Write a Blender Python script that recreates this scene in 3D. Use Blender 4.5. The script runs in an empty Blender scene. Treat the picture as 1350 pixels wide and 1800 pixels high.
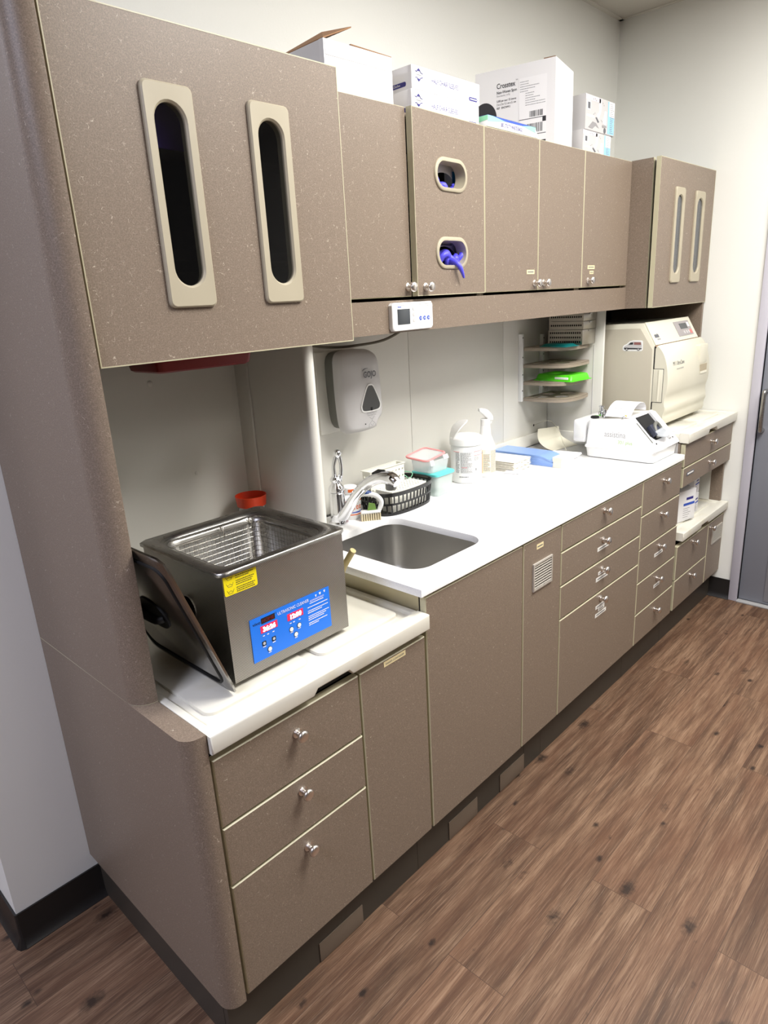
import bpy, bmesh, math, random
from mathutils import Vector, Matrix
random.seed(7)
PI = math.pi
SC = bpy.context.scene
COL = SC.collection
ORG = {}

# ------------------------------------------------------------------ materials
def srgb(r, g, b):
    f = lambda c: (c / 255 / 12.92) if c / 255 <= 0.04045 else ((c / 255 + 0.055) / 1.055) ** 2.4
    return (f(r), f(g), f(b), 1)

def mat(name, rgb, rough=0.5, metal=0.0, spec=0.5, emit=None, estr=0, coat=0):
    m = bpy.data.materials.new(name); m.use_nodes = True
    b = m.node_tree.nodes['Principled BSDF']
    b.inputs['Base Color'].default_value = srgb(*rgb)
    b.inputs['Roughness'].default_value = rough
    b.inputs['Metallic'].default_value = metal
    b.inputs['Specular IOR Level'].default_value = spec
    b.inputs['Coat Weight'].default_value = coat
    if emit:
        b.inputs['Emission Color'].default_value = srgb(*emit); b.inputs['Emission Strength'].default_value = estr
    return m

class NT:
    def __init__(s, m):
        s.t = m.node_tree; s.b = s.t.nodes['Principled BSDF']
    def n(s, typ, **kw):
        x = s.t.nodes.new(typ)
        for k, v in kw.items():
            if k.startswith('i_'): x.inputs[k[2:].replace('_', ' ')].default_value = v
            else: setattr(x, k, v)
        return x
    def l(s, a, b): s.t.links.new(a, b)
    def coord(s, scale=(1, 1, 1), loc=(0, 0, 0), world=False):
        c = s.n('ShaderNodeTexCoord'); m = s.n('ShaderNodeMapping')
        m.inputs['Scale'].default_value = scale; m.inputs['Location'].default_value = loc
        s.l(c.outputs['Object'], m.inputs['Vector']); return m.outputs['Vector']
    def math(s, op, a, b=None, c=None, clamp=False):
        x = s.n('ShaderNodeMath', operation=op); x.use_clamp = clamp
        for i, v in enumerate((a, b, c)):
            if v is None: continue
            if isinstance(v, (int, float)): x.inputs[i].default_value = v
            else: s.l(v, x.inputs[i])
        return x.outputs[0]
    def mix(s, fac, a, b, blend='MIX'):
        x = s.n('ShaderNodeMix', data_type='RGBA', blend_type=blend)
        for i, v in ((0, fac), (6, a), (7, b)):
            if isinstance(v, (int, float)): x.inputs[i].default_value = v
            elif isinstance(v, tuple): x.inputs[i].default_value = v
            else: s.l(v, x.inputs[i])
        return x.outputs[2]
    def noise(s, vec, scale, detail=3, rough=.5):
        x = s.n('ShaderNodeTexNoise'); x.inputs['Scale'].default_value = scale
        x.inputs['Detail'].default_value = detail; x.inputs['Roughness'].default_value = rough
        s.l(vec, x.inputs['Vector']); return x.outputs
    def ramp(s, fac, stops):
        x = s.n('ShaderNodeValToRGB'); e = x.color_ramp.elements
        e[0].position, e[0].color = stops[0]; e[1].position, e[1].color = stops[-1]
        for p, c in stops[1:-1]:
            q = e.new(p); q.color = c
        s.l(fac, x.inputs['Fac']); return x.outputs['Color']
    def bump(s, h, strength=.3, dist=.001):
        x = s.n('ShaderNodeBump'); x.inputs['Strength'].default_value = strength; x.inputs['Distance'].default_value = dist
        s.l(h, x.inputs['Height']); s.l(x.outputs['Normal'], s.b.inputs['Normal'])

def laminate(name, base, dark, fiber):
    """Speckled laminate with short pale curled fibres."""
    m = mat(name, base, .42, spec=.35); t = NT(m)
    v = t.coord()
    g = t.noise(v, 420, 2, .7)[0]
    g2 = t.noise(v, 24, 3)[0]
    c = t.mix(t.ramp(g, [(.36, (0, 0, 0, 1)), (.64, (1, 1, 1, 1))]), srgb(*dark), srgb(*base))
    c = t.mix(t.math('MULTIPLY', g2, .35), c, srgb(*[min(255, int(x * .9)) for x in base]))
    tot = None
    for sc, off, thr, wd, amt in ((60, 0, .57, .015, .13), (46, 7, .66, .012, .42), (95, 3, .58, .018, .10)):
        vv = t.coord(loc=(off, off * 1.7, off * .6))
        wn = t.noise(vv, sc * 1.1, 2)[1]
        wv = t.n('ShaderNodeVectorMath', operation='MULTIPLY_ADD')
        t.l(wn, wv.inputs[0]); wv.inputs[1].default_value = (1.5 / sc,) * 3; t.l(vv, wv.inputs[2])
        vo = t.n('ShaderNodeTexVoronoi', feature='DISTANCE_TO_EDGE'); vo.inputs['Scale'].default_value = sc
        t.l(wv.outputs[0], vo.inputs['Vector'])
        line = t.math('LESS_THAN', vo.outputs['Distance'], wd)
        msk = t.math('GREATER_THAN', t.noise(vv, sc * 2.2, 1)[0], thr)
        f = t.math('MULTIPLY', t.math('MULTIPLY', line, msk), amt)
        tot = f if tot is None else t.math('MAXIMUM', tot, f)
    c = t.mix(tot, c, srgb(*fiber))
    t.l(c, t.b.inputs['Base Color'])
    return m

M = {}
M['lam'] = laminate('laminate_brown', (141, 125, 110), (113, 100, 87), (234, 222, 202))
M['edge'] = mat('edge_band', (186, 180, 152), .4)
M['toe'] = mat('toe_kick', (62, 57, 50), .5)
M['toeplate'] = mat('toe_vent_plate', (112, 99, 86), .45)
M['black'] = mat('black', (9, 9, 9), .6)
M['dark'] = mat('dark_interior', (26, 23, 21), .7)
M['knob'] = mat('satin_nickel', (226, 220, 214), .28, 1.0)
M['bez'] = mat('beige_bezel', (172, 163, 141), .45)
M['white'] = mat('white_plastic', (236, 236, 234), .35)
M['whitegl'] = mat('white_gloss', (240, 240, 240), .18)
M['cream'] = mat('cream_plastic', (216, 212, 194), .38)
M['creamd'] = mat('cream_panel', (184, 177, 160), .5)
M['panel'] = mat('white_liner', (222, 220, 212), .45)
M['grey'] = mat('grey_plastic', (112, 112, 106), .5)
M['greyl'] = mat('light_grey_plastic', (196, 194, 194), .4)
M['greyt'] = mat('grey_print', (95, 96, 102), .6)
M['dkprint'] = mat('dark_print', (42, 42, 46), .6)
M['ltprint'] = mat('pale_print', (150, 150, 152), .6)
M['navy'] = mat('navy_print', (48, 44, 130), .5)
M['blueprint'] = mat('blue_print', (52, 86, 186), .5)
M['red'] = mat('red_plastic', (122, 16, 26), .35)
M['orange'] = mat('orange_lid', (222, 66, 30), .45)
M['chrome'] = mat('chrome', (225, 226, 230), .06, 1.0)
M['steel'] = mat('brushed_steel', (180, 178, 174), .27, 1.0)
M['steeld'] = mat('sink_steel', (176, 174, 170), .4, 1.0)
M['wire'] = mat('basket_wire', (172, 168, 160), .25, 1.0)
M['rackm'] = mat('cassette_steel', (186, 180, 170), .3, 1.0)
M['usblue'] = mat('panel_blue', (30, 122, 238), .35)
M['yellow'] = mat('yellow_sticker', (246, 226, 20), .45)
M['led'] = mat('led_digits', (255, 120, 110), .5, emit=(255, 205, 210), estr=14)
M['ledglow'] = mat('led_window', (110, 30, 60), .3, emit=(255, 40, 70), estr=.9)
M['card'] = mat('white_card', (238, 237, 238), .6)
M['cardin'] = mat('brown_card', (150, 112, 78), .8)
M['paper'] = mat('white_paper', (244, 243, 244), .7)
M['pouch'] = mat('pouch_paper', (241, 237, 224), .6)
M['lidst'] = mat('polished_steel', (158, 156, 152), .2, 1.0)
M['tubprint'] = mat('faint_print', (182, 182, 182), .6)
M['pblue'] = mat('pouch_blue', (146, 180, 240), .28)
M['green'] = mat('lime_green', (86, 208, 34), .3)
M['teal'] = mat('teal_plastic', (10, 132, 132), .35)
M['teall'] = mat('teal_lid', (104, 214, 210), .35)
M['pink'] = mat('pink_rim', (242, 158, 158), .4)
M['shelfb'] = mat('shelf_taupe', (150, 138, 122), .5)
M['purple'] = mat('nitrile_glove', (88, 84, 226), .45)
M['label'] = mat('cream_label', (232, 216, 170), .5)
M['labelw'] = mat('white_label', (232, 230, 224), .5)
M['tan'] = mat('tan_rubber', (196, 180, 128), .5)
M['mint'] = mat('mint_print', (148, 218, 178), .6)
M['salmon'] = mat('salmon_print', (246, 176, 146), .6)
M['peach'] = mat('peach_label', (250, 236, 204), .6)
M['tangor'] = mat('orange_print', (224, 104, 40), .6)
M['bluebr'] = mat('brush_blue', (24, 58, 120), .4)
M['bristle'] = mat('bristle', (222, 210, 176), .7)
M['skyb'] = mat('light_blue_print', (150, 204, 240), .6)
M['amber'] = mat('amber', (226, 160, 50), .3)
M['screen'] = mat('dark_screen', (66, 70, 74), .25)
M['panelgrey'] = mat('keypad_grey', (158, 152, 152), .45)
M['baseb'] = mat('black_baseboard', (30, 28, 27), .4)
M['doorgrey'] = mat('door_grey', (134, 137, 146), .45)
M['frameg'] = mat('door_frame_grey', (186, 184, 194), .5)
M['ceil'] = mat('ceiling_tile', (205, 200, 190), .9)
M['grid'] = mat('ceiling_grid', (214, 210, 200), .5)
M['lampw'] = mat('lamp_diffuser', (250, 250, 245), .5, emit=(255, 250, 240), estr=3)
M['cable'] = mat('grey_cable', (96, 90, 78), .5)

def translucent(name, rgb, a, rough=.2):
    m = mat(name, rgb, rough); m.node_tree.nodes['Principled BSDF'].inputs['Alpha'].default_value = a
    return m
M['clear'] = translucent('clear_plastic', (238, 242, 243), .34)
M['clearg'] = translucent('clear_green_plastic', (234, 244, 240), .36)
M['smoke'] = translucent('smoked_glass', (14, 14, 15), .4, .05)
M['smoke2'] = translucent('reflection_grey_glass', (96, 98, 102), .7, .08)  # lighter grey tint stands in for room reflections on the far panes
M['lens'] = translucent('smoked_lens', (40, 42, 44), .8, .08)
M['clearcup'] = translucent('clear_cup', (225, 230, 235), .35)

def wallmat(name, rgb):
    m = mat(name, rgb, .75, spec=.25); t = NT(m)
    n = t.noise(t.coord(), 140, 3)[0]; t.bump(n, .12, .002); return m
M['wall'] = wallmat('wall_paint', (229, 229, 223))
M['wallg'] = wallmat('wall_grey_low_bounce', (112, 110, 106))  # unseen left and front walls, darkened to cut bounced fill light
M['wall2'] = wallmat('wall_paint_cool', (232, 230, 224))

def quartz():
    m = mat('white_quartz', (244, 244, 244), .16, spec=.5); t = NT(m)
    n = t.noise(t.coord(), 600, 2)[0]
    t.l(t.mix(t.ramp(n, [(.4, (0, 0, 0, 1)), (.6, (1, 1, 1, 1))]), srgb(238, 238, 238), srgb(248, 248, 248)), t.b.inputs['Base Color']); return m
M['quartz'] = quartz()

def tray():
    m = mat('moulded_worktop', (236, 234, 222), .3); t = NT(m)
    n = t.noise(t.coord(), 9, 4)[0]
    t.l(t.mix(t.ramp(n, [(.55, (0, 0, 0, 1)), (.8, (1, 1, 1, 1))]), srgb(218, 215, 203), srgb(206, 198, 174)), t.b.inputs['Base Color']); return m
M['tray'] = tray()

def brushed(m, sc=(4, 4, 160)):
    t = NT(m); n = t.noise(t.coord(sc), 6, 3)[0]
    r = t.ramp(n, [(.3, (.25, .25, .25, 1)), (.7, (.34, .34, .34, 1))]); t.l(r, t.b.inputs['Roughness'])
brushed(M['steel'])

def dimple():
    m = mat('dimpled_steel', (150, 144, 134), .3, 1.0); t = NT(m)
    c = t.n('ShaderNodeTexCoord'); sp = t.n('ShaderNodeSeparateXYZ'); t.l(c.outputs['Object'], sp.inputs[0])
    k = 2 * PI / .0042
    xy = t.math('ADD', sp.outputs[0], sp.outputs[1])
    a = t.math('SINE', t.math('MULTIPLY', xy, k)); b = t.math('SINE', t.math('MULTIPLY', sp.outputs[2], k))
    h = t.math('MULTIPLY', a, b)
    h01 = t.math('MULTIPLY_ADD', h, .5, .5)
    t.l(t.mix(h01, srgb(98, 94, 88), srgb(204, 200, 194)), t.b.inputs['Base Color'])
    t.bump(h01, .5, .0012); return m
M['dimple'] = dimple()

def floor_mat():
    m = mat('wood_plank_floor', (120, 90, 70), .5, spec=.3); t = NT(m)
    v = t.coord(loc=(.31, .024, 0))
    br = t.n('ShaderNodeTexBrick'); br.offset = .37; br.offset_frequency = 2
    br.inputs['Scale'].default_value = 1; br.inputs['Brick Width'].default_value = 1.22; br.inputs['Row Height'].default_value = .17
    br.inputs['Mortar Size'].default_value = .0007; br.inputs['Mortar Smooth'].default_value = .1; br.inputs['Bias'].default_value = 0
    br.inputs['Color1'].default_value = (0, 0, 0, 1); br.inputs['Color2'].default_value = (1, 1, 1, 1); br.inputs['Mortar'].default_value = (.5, .5, .5, 1)
    t.l(v, br.inputs['Vector'])
    rnd = br.outputs['Color']
    off = t.n('ShaderNodeVectorMath', operation='MULTIPLY_ADD'); t.l(rnd, off.inputs[0]); off.inputs[1].default_value = (37, 11, 5); t.l(v, off.inputs[2])
    def st(sx, sy):
        q = t.n('ShaderNodeVectorMath', operation='MULTIPLY'); t.l(off.outputs[0], q.inputs[0]); q.inputs[1].default_value = (sx, sy, 1); return q.outputs[0]
    g1 = t.noise(st(.8, 11), 3.2, 8, .68)[0]
    g2 = t.noise(st(3.5, 150), 3, 5, .65)[0]
    g3 = t.noise(st(1.2, 5), 2.2, 4, .6)[0]
    base = t.ramp(g1, [(.28, srgb(64, 47, 36)), (.42, srgb(97, 73, 56)), (.55, srgb(129, 101, 79)), (.72, srgb(158, 129, 104))])
    base = t.mix(t.ramp(g2, [(.36, (.8, .8, .8, 1)), (.5, (0, 0, 0, 1))]), base, srgb(82, 59, 46))
    base = t.mix(t.ramp(g2, [(.55, (0, 0, 0, 1)), (.72, (.45, .45, .45, 1))]), base, srgb(186, 158, 134))
    base = t.mix(t.ramp(g3, [(.42, (0, 0, 0, 1)), (.72, (.55, .55, .55, 1))]), base, srgb(106, 73, 54))
    kn = None
    for (sx, sy, lo, hi, pr) in ((4.2, 7.5, .05, .17, .35), (9, 15, .06, .17, .55)):
        vo = t.n('ShaderNodeTexVoronoi', feature='F1'); vo.inputs['Scale'].default_value = 1
        t.l(st(sx, sy), vo.inputs['Vector'])
        sepc = t.n('ShaderNodeSeparateColor'); t.l(vo.outputs['Color'], sepc.inputs[0])
        wob = t.math('MULTIPLY_ADD', t.noise(v, 70, 3)[0], .2, -.1)
        d = t.math('ADD', vo.outputs['Distance'], wob)
        k_ = t.math('MULTIPLY', t.ramp(d, [(lo, (1, 1, 1, 1)), (hi, (0, 0, 0, 1))]), t.math('GREATER_THAN', sepc.outputs[0], pr))
        kn = k_ if kn is None else t.math('MAXIMUM', kn, k_)
    base = t.mix(t.math('MULTIPLY', kn, .88), base, srgb(34, 25, 21))
    tone = t.math('MULTIPLY_ADD', rnd, .3, .70)
    tv = t.n('ShaderNodeVectorMath', operation='SCALE'); t.l(base, tv.inputs[0]); t.l(tone, tv.inputs['Scale'])
    fin = t.mix(br.outputs['Fac'], tv.outputs[0], srgb(70, 52, 42))
    t.l(fin, t.b.inputs['Base Color'])
    t.l(t.math('MULTIPLY_ADD', g2, .25, .36), t.b.inputs['Roughness'])
    t.bump(g2, .15, .001)
    return m
M['floor'] = floor_mat()

# ------------------------------------------------------------------ mesh builder
def V3(axis, a, b, c):
    """2D point (a,b) in the plane normal to axis at coordinate c."""
    return {'x': (c, a, b), 'y': (a, c, b), 'z': (a, b, c)}[axis]

class MB:
    def __init__(s): s.bm = bmesh.new()
    def _new(s, f0, mi):
        for f in s.bm.faces:
            if f not in f0: f.material_index = mi
    def box(s, x0, x1, y0, y1, z0, z1, bev=0, mi=0, seg=2, fm=None):
        bm = s.bm; f0 = set(bm.faces)
        vs = [bm.verts.new((x, y, z)) for x in (x0, x1) for y in (y0, y1) for z in (z0, z1)]
        q = [(0, 1, 3, 2), (4, 6, 7, 5), (0, 4, 5, 1), (2, 3, 7, 6), (0, 2, 6, 4), (1, 5, 7, 3)]   # -x +x -y +y -z +z
        fs = [bm.faces.new([vs[i] for i in p]) for p in q]
        for f in fs: f.material_index = mi
        if fm:
            for k, v in fm.items(): fs['-x +x -y +y -z +z'.split().index(k)].material_index = v
        if bev:
            es = list({e for f in fs for e in f.edges})
            bmesh.ops.bevel(bm, geom=es, offset=bev, segments=seg, profile=.5, affect='EDGES', clamp_overlap=True)
        return s
    def plate(s, outer, holes, axis, a, b, mi=0, mi_side=None, bev=0):
        """Extruded polygon with holes between coordinates a and b along axis (a = face seen first)."""
        bm = s.bm; f0 = set(bm.faces); es = []
        for lp in [outer] + list(holes):
            vs = [bm.verts.new(V3(axis, p[0], p[1], a)) for p in lp]
            es += [bm.edges.new((vs[i], vs[(i + 1) % len(vs)])) for i in range(len(vs))]
        r = bmesh.ops.triangle_fill(bm, use_beauty=True, use_dissolve=False, edges=es)
        fs = [g for g in r['geom'] if isinstance(g, bmesh.types.BMFace)]
        ex = bmesh.ops.extrude_face_region(bm, geom=fs)
        vs = [g for g in ex['geom'] if isinstance(g, bmesh.types.BMVert)]
        d = Vector(V3(axis, 0, 0, b - a)); bmesh.ops.translate(bm, vec=d, verts=vs)
        nf = [f for f in bm.faces if f not in f0]
        bmesh.ops.recalc_face_normals(bm, faces=nf)
        ax = 'xyz'.index(axis)
        for f in nf:
            f.material_index = mi if (mi_side is None or abs(f.normal[ax]) > .9) else mi_side
        if bev:
            el = [e for e in {e for f in nf for e in f.edges} if len(e.link_faces) == 2 and e.calc_face_angle(0) > .9 and all(abs(v.co[ax] - a) < 1e-6 for v in e.verts)]
            bmesh.ops.bevel(bm, geom=el, offset=bev, segments=2, profile=.5, affect='EDGES', clamp_overlap=True)
        return s
    def lathe(s, prof, c=(0, 0, 0), n=24, axis='z', mi=0, sx=1, sy=1, a0=0, a1=2 * PI, cap=True):
        """prof: [(radius, height)]; axis of revolution z (or -y / x) at c."""
        bm = s.bm; rings = []; full = abs(a1 - a0 - 2 * PI) < 1e-6
        cnt = n if full else n + 1
        for r, h in prof:
            ring = []
            for i in range(cnt):
                t = a0 + (a1 - a0) * i / n; p = (r * math.cos(t) * sx, r * math.sin(t) * sy, h)
                if axis == '-y': p = (p[0], -p[2], p[1])
                elif axis == 'x': p = (p[2], p[0], p[1])
                elif axis == '-x': p = (-p[2], p[0], p[1])
                ring.append(bm.verts.new((p[0] + c[0], p[1] + c[1], p[2] + c[2])))
            rings.append(ring)
        fs = []
        for k in range(len(rings) - 1):
            for i in range(cnt if full else cnt - 1):
                j = (i + 1) % cnt
                fs.append(bm.faces.new((rings[k][i], rings[k][j], rings[k + 1][j], rings[k + 1][i])))
        if cap and full:
            fs.append(bm.faces.new(rings[0][::-1])); fs.append(bm.faces.new(rings[-1]))
        for f in fs: f.material_index = mi
        bmesh.ops.recalc_face_normals(bm, faces=fs)
        return s
    def cyl(s, c, r, h, axis='z', n=20, mi=0): return s.lathe([(r, 0), (r, h)], c, n, axis, mi)
    def tube(s, pts, r, n=8, mi=0, closed=False, smooth=0):
        bm = s.bm; P = [Vector(p) for p in pts]
        if smooth: P = catmull(P, smooth, closed)
        rr = r if isinstance(r, (list, tuple)) else None
        N = len(P); rings = []; up = None
        for i, p in enumerate(P):
            t = (P[(i + 1) % N] - P[i - 1]) if closed else (P[min(i + 1, N - 1)] - P[max(i - 1, 0)])
            if t.length < 1e-9: t = Vector((0, 0, 1))
            t.normalize()
            if up is None:
                up = Vector((0, 0, 1)) if abs(t.z) < .9 else Vector((1, 0, 0))
            u = up - t * up.dot(t)
            if u.length < 1e-4: u = t.orthogonal()
            u.normalize(); w = t.cross(u); up = u
            if rr:
                f = i / (N - 1) * (len(rr) - 1); k = min(int(f), len(rr) - 2); rad = rr[k] + (rr[k + 1] - rr[k]) * (f - k)
            else: rad = r
            rings.append([bm.verts.new(p + (u * math.cos(2 * PI * k / n) + w * math.sin(2 * PI * k / n)) * rad) for k in range(n)])
        fs = []
        for i in range(N if closed else N - 1):
            A, B = rings[i], rings[(i + 1) % N]
            for k in range(n): fs.append(bm.faces.new((A[k], A[(k + 1) % n], B[(k + 1) % n], B[k])))
        if not closed: fs += [bm.faces.new(rings[0][::-1]), bm.faces.new(rings[-1])]
        for f in fs: f.material_index = mi
        bmesh.ops.recalc_face_normals(bm, faces=fs)
        return s
    def loft(s, rings, mi=0, cap0=True, cap1=True, closed=True):
        bm = s.bm; R = [[bm.verts.new(p) for p in r] for r in rings]; n = len(R[0]); fs = []
        for k in range(len(R) - 1):
            for i in range(n if closed else n - 1):
                fs.append(bm.faces.new((R[k][i], R[k][(i + 1) % n], R[k + 1][(i + 1) % n], R[k + 1][i])))
        if cap0: fs.append(bm.faces.new(R[0][::-1]))
        if cap1: fs.append(bm.faces.new(R[-1]))
        for f in fs: f.material_index = mi
        bmesh.ops.recalc_face_normals(bm, faces=fs)
        return s
    def quad(s, a, b, c, d, th=.0006, mi=0):
        """Thin sheet with real thickness."""
        a, b, c, d = map(Vector, (a, b, c, d)); n = (b - a).cross(d - a).normalized() * th
        return s.loft([[a, b, c, d], [a + n, b + n, c + n, d + n]], mi)
    def text(s, txt, O, U, W, size, mi=0, align='LEFT', sx=1, bold=0):
        """Lettering in the plane O + x*U + y*W, as real flat glyph meshes."""
        U = Vector(U).normalized(); W = Vector(W).normalized(); O = Vector(O)
        vs, fs = glyphs(txt, align, bold)
        f0 = []
        nv = [s.bm.verts.new(O + U * (x * size * sx) + W * (y * size)) for x, y in vs]
        for f in fs:
            try: q = s.bm.faces.new([nv[i] for i in f]); q.material_index = mi; f0.append(q)
            except ValueError: pass
        return s
    def rect(s, O, U, W, x0, x1, y0, y1, mi=0, th=.0004):
        U = Vector(U).normalized(); W = Vector(W).normalized(); O = Vector(O); N = U.cross(W) * th
        p = [O + U * x + W * y for x, y in ((x0, y0), (x1, y0), (x1, y1), (x0, y1))]
        return s.loft([p, [q + N for q in p]], mi)
    def poly(s, O, U, W, pts, mi=0, th=.0004):
        U = Vector(U).normalized(); W = Vector(W).normalized(); O = Vector(O); N = U.cross(W) * th
        p = [O + U * x + W * y for x, y in pts]
        return s.loft([p, [q + N for q in p]], mi)
    def xf(s, mtx): s.bm.transform(mtx); return s
    def build(s, name, mats, parent=None, local=False, label=None, ang=38, loc=None):
        me = bpy.data.meshes.new(name)
        o = bpy.data.objects.new(name, me); COL.objects.link(o)
        org = ORG.get(parent.name, Vector()) if parent else Vector()
        if loc is not None: pl = Vector(loc)
        else: pl = Vector()
        if not local: s.bm.transform(Matrix.Translation(-org - pl))
        s.bm.normal_update(); s.bm.to_mesh(me); s.bm.free()
        for m in (mats if isinstance(mats, (list, tuple)) else [mats]): me.materials.append(M[m] if isinstance(m, str) else m)
        for p in me.polygons: p.use_smooth = True
        me.set_sharp_from_angle(angle=math.radians(ang))
        if parent: o.parent = parent
        o.location = pl; ORG[o.name] = org + pl
        if label: o['label'] = label
        return o

_gl = {}
def glyphs(txt, align, bold):
    k = (txt, align, bold)
    if k not in _gl:
        cu = bpy.data.curves.new('lettering_curve', 'FONT'); cu.body = txt; cu.align_x = align; cu.size = 1; cu.offset = bold; cu.resolution_u = 3
        o = bpy.data.objects.new('lettering_curve', cu)
        me = o.to_mesh()
        _gl[k] = ([(v.co.x, v.co.y) for v in me.vertices], [tuple(p.vertices) for p in me.polygons])
        o.to_mesh_clear(); bpy.data.objects.remove(o); bpy.data.curves.remove(cu)
    return _gl[k]

def catmull(P, n, closed=False):
    out = []; N = len(P)
    for i in range(N if closed else N - 1):
        g = (lambda k: P[k % N]) if closed else (lambda k: P[max(0, min(N - 1, k))])
        a, b, c, d = g(i - 1), g(i), g(i + 1), g(i + 2)
        for j in range(n):
            t = j / n
            out.append(.5 * ((2 * b) + (c - a) * t + (2 * a - 5 * b + 4 * c - d) * t * t + (3 * b - a - 3 * c + d) * t ** 3))
    if not closed: out.append(P[-1])
    return out

def rrect(x0, x1, y0, y1, r, n=6):
    pts = []
    for cx, cy, a in ((x1 - r, y1 - r, 0), (x0 + r, y1 - r, 1), (x0 + r, y0 + r, 2), (x1 - r, y0 + r, 3)):
        for i in range(n + 1):
            t = (a + i / n) * PI / 2; pts.append((cx + r * math.cos(t), cy + r * math.sin(t)))
    return pts
def circ(cx, cy, r, n=16, ry=None): return [(cx + r * math.cos(2 * PI * i / n), cy + (ry or r) * math.sin(2 * PI * i / n)) for i in range(n)]
def resample(pts, n):
    """n points equally spaced along the closed outline, starting at its top centre."""
    P = [Vector(p) for p in pts]; P.append(P[0].copy()); L = [0]
    for a, b in zip(P, P[1:]): L.append(L[-1] + (b - a).length)
    cx = (min(p.x for p in P) + max(p.x for p in P)) / 2; top = max(p.y for p in P)
    best = 0; bd = 9
    T = L[-1]; K = 4000
    def at(d):
        d %= T
        for i in range(len(P) - 1):
            if d <= L[i + 1]: return P[i].lerp(P[i + 1], (d - L[i]) / max(1e-9, L[i + 1] - L[i]))
        return P[-1]
    for k in range(400):
        p = at(T * k / 400); e = abs(p.x - cx) + abs(p.y - top)
        if e < bd: bd = e; best = T * k / 400
    return [tuple(at(best + T * k / n)) for k in range(n)]

def thing(name, label, cat, loc=(0, 0, 0), rz=0, group=None):
    o = bpy.data.objects.new(name, None); COL.objects.link(o); o.empty_display_size = .05
    o.location = loc; o.rotation_euler = (0, 0, rz); o['label'] = label; o['category'] = cat
    if group: o['group'] = group
    ORG[o.name] = Vector(loc); return o
def tag(o, label, cat, group=None):
    o['label'] = label; o['category'] = cat
    if group: o['group'] = group
    return o
def struct(o): o['kind'] = 'structure'; return o
X, Y, Z = Vector((1, 0, 0)), Vector((0, 1, 0)), Vector((0, 0, 1))
NX, NY = -X, -Y
# ------------------------------------------------------------------ room shell
H = 2.838; BW = .69; RW = 3.042; LW = -.268
def slab(name, x0, x1, y0, y1, z0, z1, m, **k): return struct(MB().box(x0, x1, y0, y1, z0, z1, **k).build(name, m))
slab('floor', -3.2, 3.3, -4.2, 2.8, -.05, 0, 'floor')
slab('ceiling', -3.2, 3.3, -4.2, 2.8, H, H + .05, 'ceil')
slab('wall_back', LW, RW + .15, BW, BW + .14, 0, H, 'wall')
slab('wall_passage', LW, LW + .14, BW + .14, 2.6, 0, H, 'wall2')
slab('wall_passage_end', -3.0, LW + .14, 2.6, 2.74, 0, H, 'wall2')
slab('wall_left', -3.14, -3.0, -4.0, 2.74, 0, H, 'wallg')
slab('wall_front', -3.14, RW + .15, -4.14, -4.0, 0, H, 'wallg')
DY0, DY1 = -.105, -1.02
wr = MB()
wr.box(RW, RW + .15, DY0, BW, 0, H); wr.box(RW, RW + .15, -4.0, DY1, 0, H); wr.box(RW, RW + .15, DY1, DY0, 2.1, H)
struct(wr.build('wall_right', 'wall'))
fr = MB()
fr.box(RW - .012, RW + .06, DY0, -.064, 0, 2.14, .002); fr.box(RW - .012, RW + .06, DY1 - .045, DY1, 0, 2.14, .002); fr.box(RW - .012, RW + .06, DY1, DY0, 2.1, 2.14, .002)
fo = fr.build('trim_1', 'frameg'); struct(fo)
dr = MB(); dr.box(RW + .012, RW + .055, DY1 + .004, DY0 - .0015, .012, 2.095, .002)
do = struct(dr.build('door_1', 'doorgrey'))
hp = MB(); yh = -.130; xf = RW + .012
hp.tube([(xf, yh, .915), (xf - .035, yh, .915), (xf - .045, yh, .935), (xf - .045, yh, 1.085), (xf - .035, yh, 1.105), (xf, yh, 1.105)], .0095, 12, smooth=5)
hp.build('door_handle', 'steel', do)
MB().box(RW + .004, RW + .012, DY1 + .006, -.226, .03, 2.09, .002).build('door_skin', mat('door_pale_grey', (142, 144, 150), .4), do)
MB().box(RW - .02, RW + .14, DY1, DY0, -.0, .008, .002).build('threshold', mat('threshold_grey', (168, 168, 168), .5), do)
# cove baseboards
def cove(name, pts, n, out):
    """Baseboard along a straight run pts (2 points) with outward direction out."""
    a, b = Vector(pts[0]), Vector(pts[1]); o = Vector(out)
    prof = [(.001, .108), (.006, .108), (.007, .03), (.011, .012), (.02, .002), (.02, 0), (.001, 0)]
    m = MB(); m.loft([[p + o * d + Z * h for d, h in prof] for p in (a, b)])
    return struct(m.build(name, 'baseb'))
cove('baseboard_back', [(LW, BW, 0), (-.042, BW, 0)], 0, (0, -1, 0))
cove('baseboard_passage', [(LW, BW, 0), (LW, 2.6, 0)], 0, (-1, 0, 0))
cove('baseboard_right', [(RW, .05, 0), (RW, -.064, 0)], 0, (-1, 0, 0))
cb = MB(); lw = MB()
lw.loft([[(p[0] + LW, p[1] + BW, h) for p in ((-d, 0), (-d * .7, -d * .7), (0, -d), (0, 0))] for d, h in ((.006, .108), (.007, .03), (.02, .001))])
struct(lw.build('trim_2', 'baseb'))
# ceiling edge trim and grid
cg = MB()
cg.box(LW, RW, BW - .022, BW, H - .004, H, mi=0); cg.box(RW - .022, RW, -4, BW, H - .004, H)
for y in (.41, -.2, -.81, -1.42, -2.03, -2.64, -3.25): cg.box(-3, RW, y - .012, y + .012, H - .002, H + .001)
for x in (2.4, 1.18, -.04, -1.26, -2.48): cg.box(x - .012, x + .012, -4, BW, H - .002, H + .001)
struct(cg.build('trim_3', 'grid'))

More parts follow.
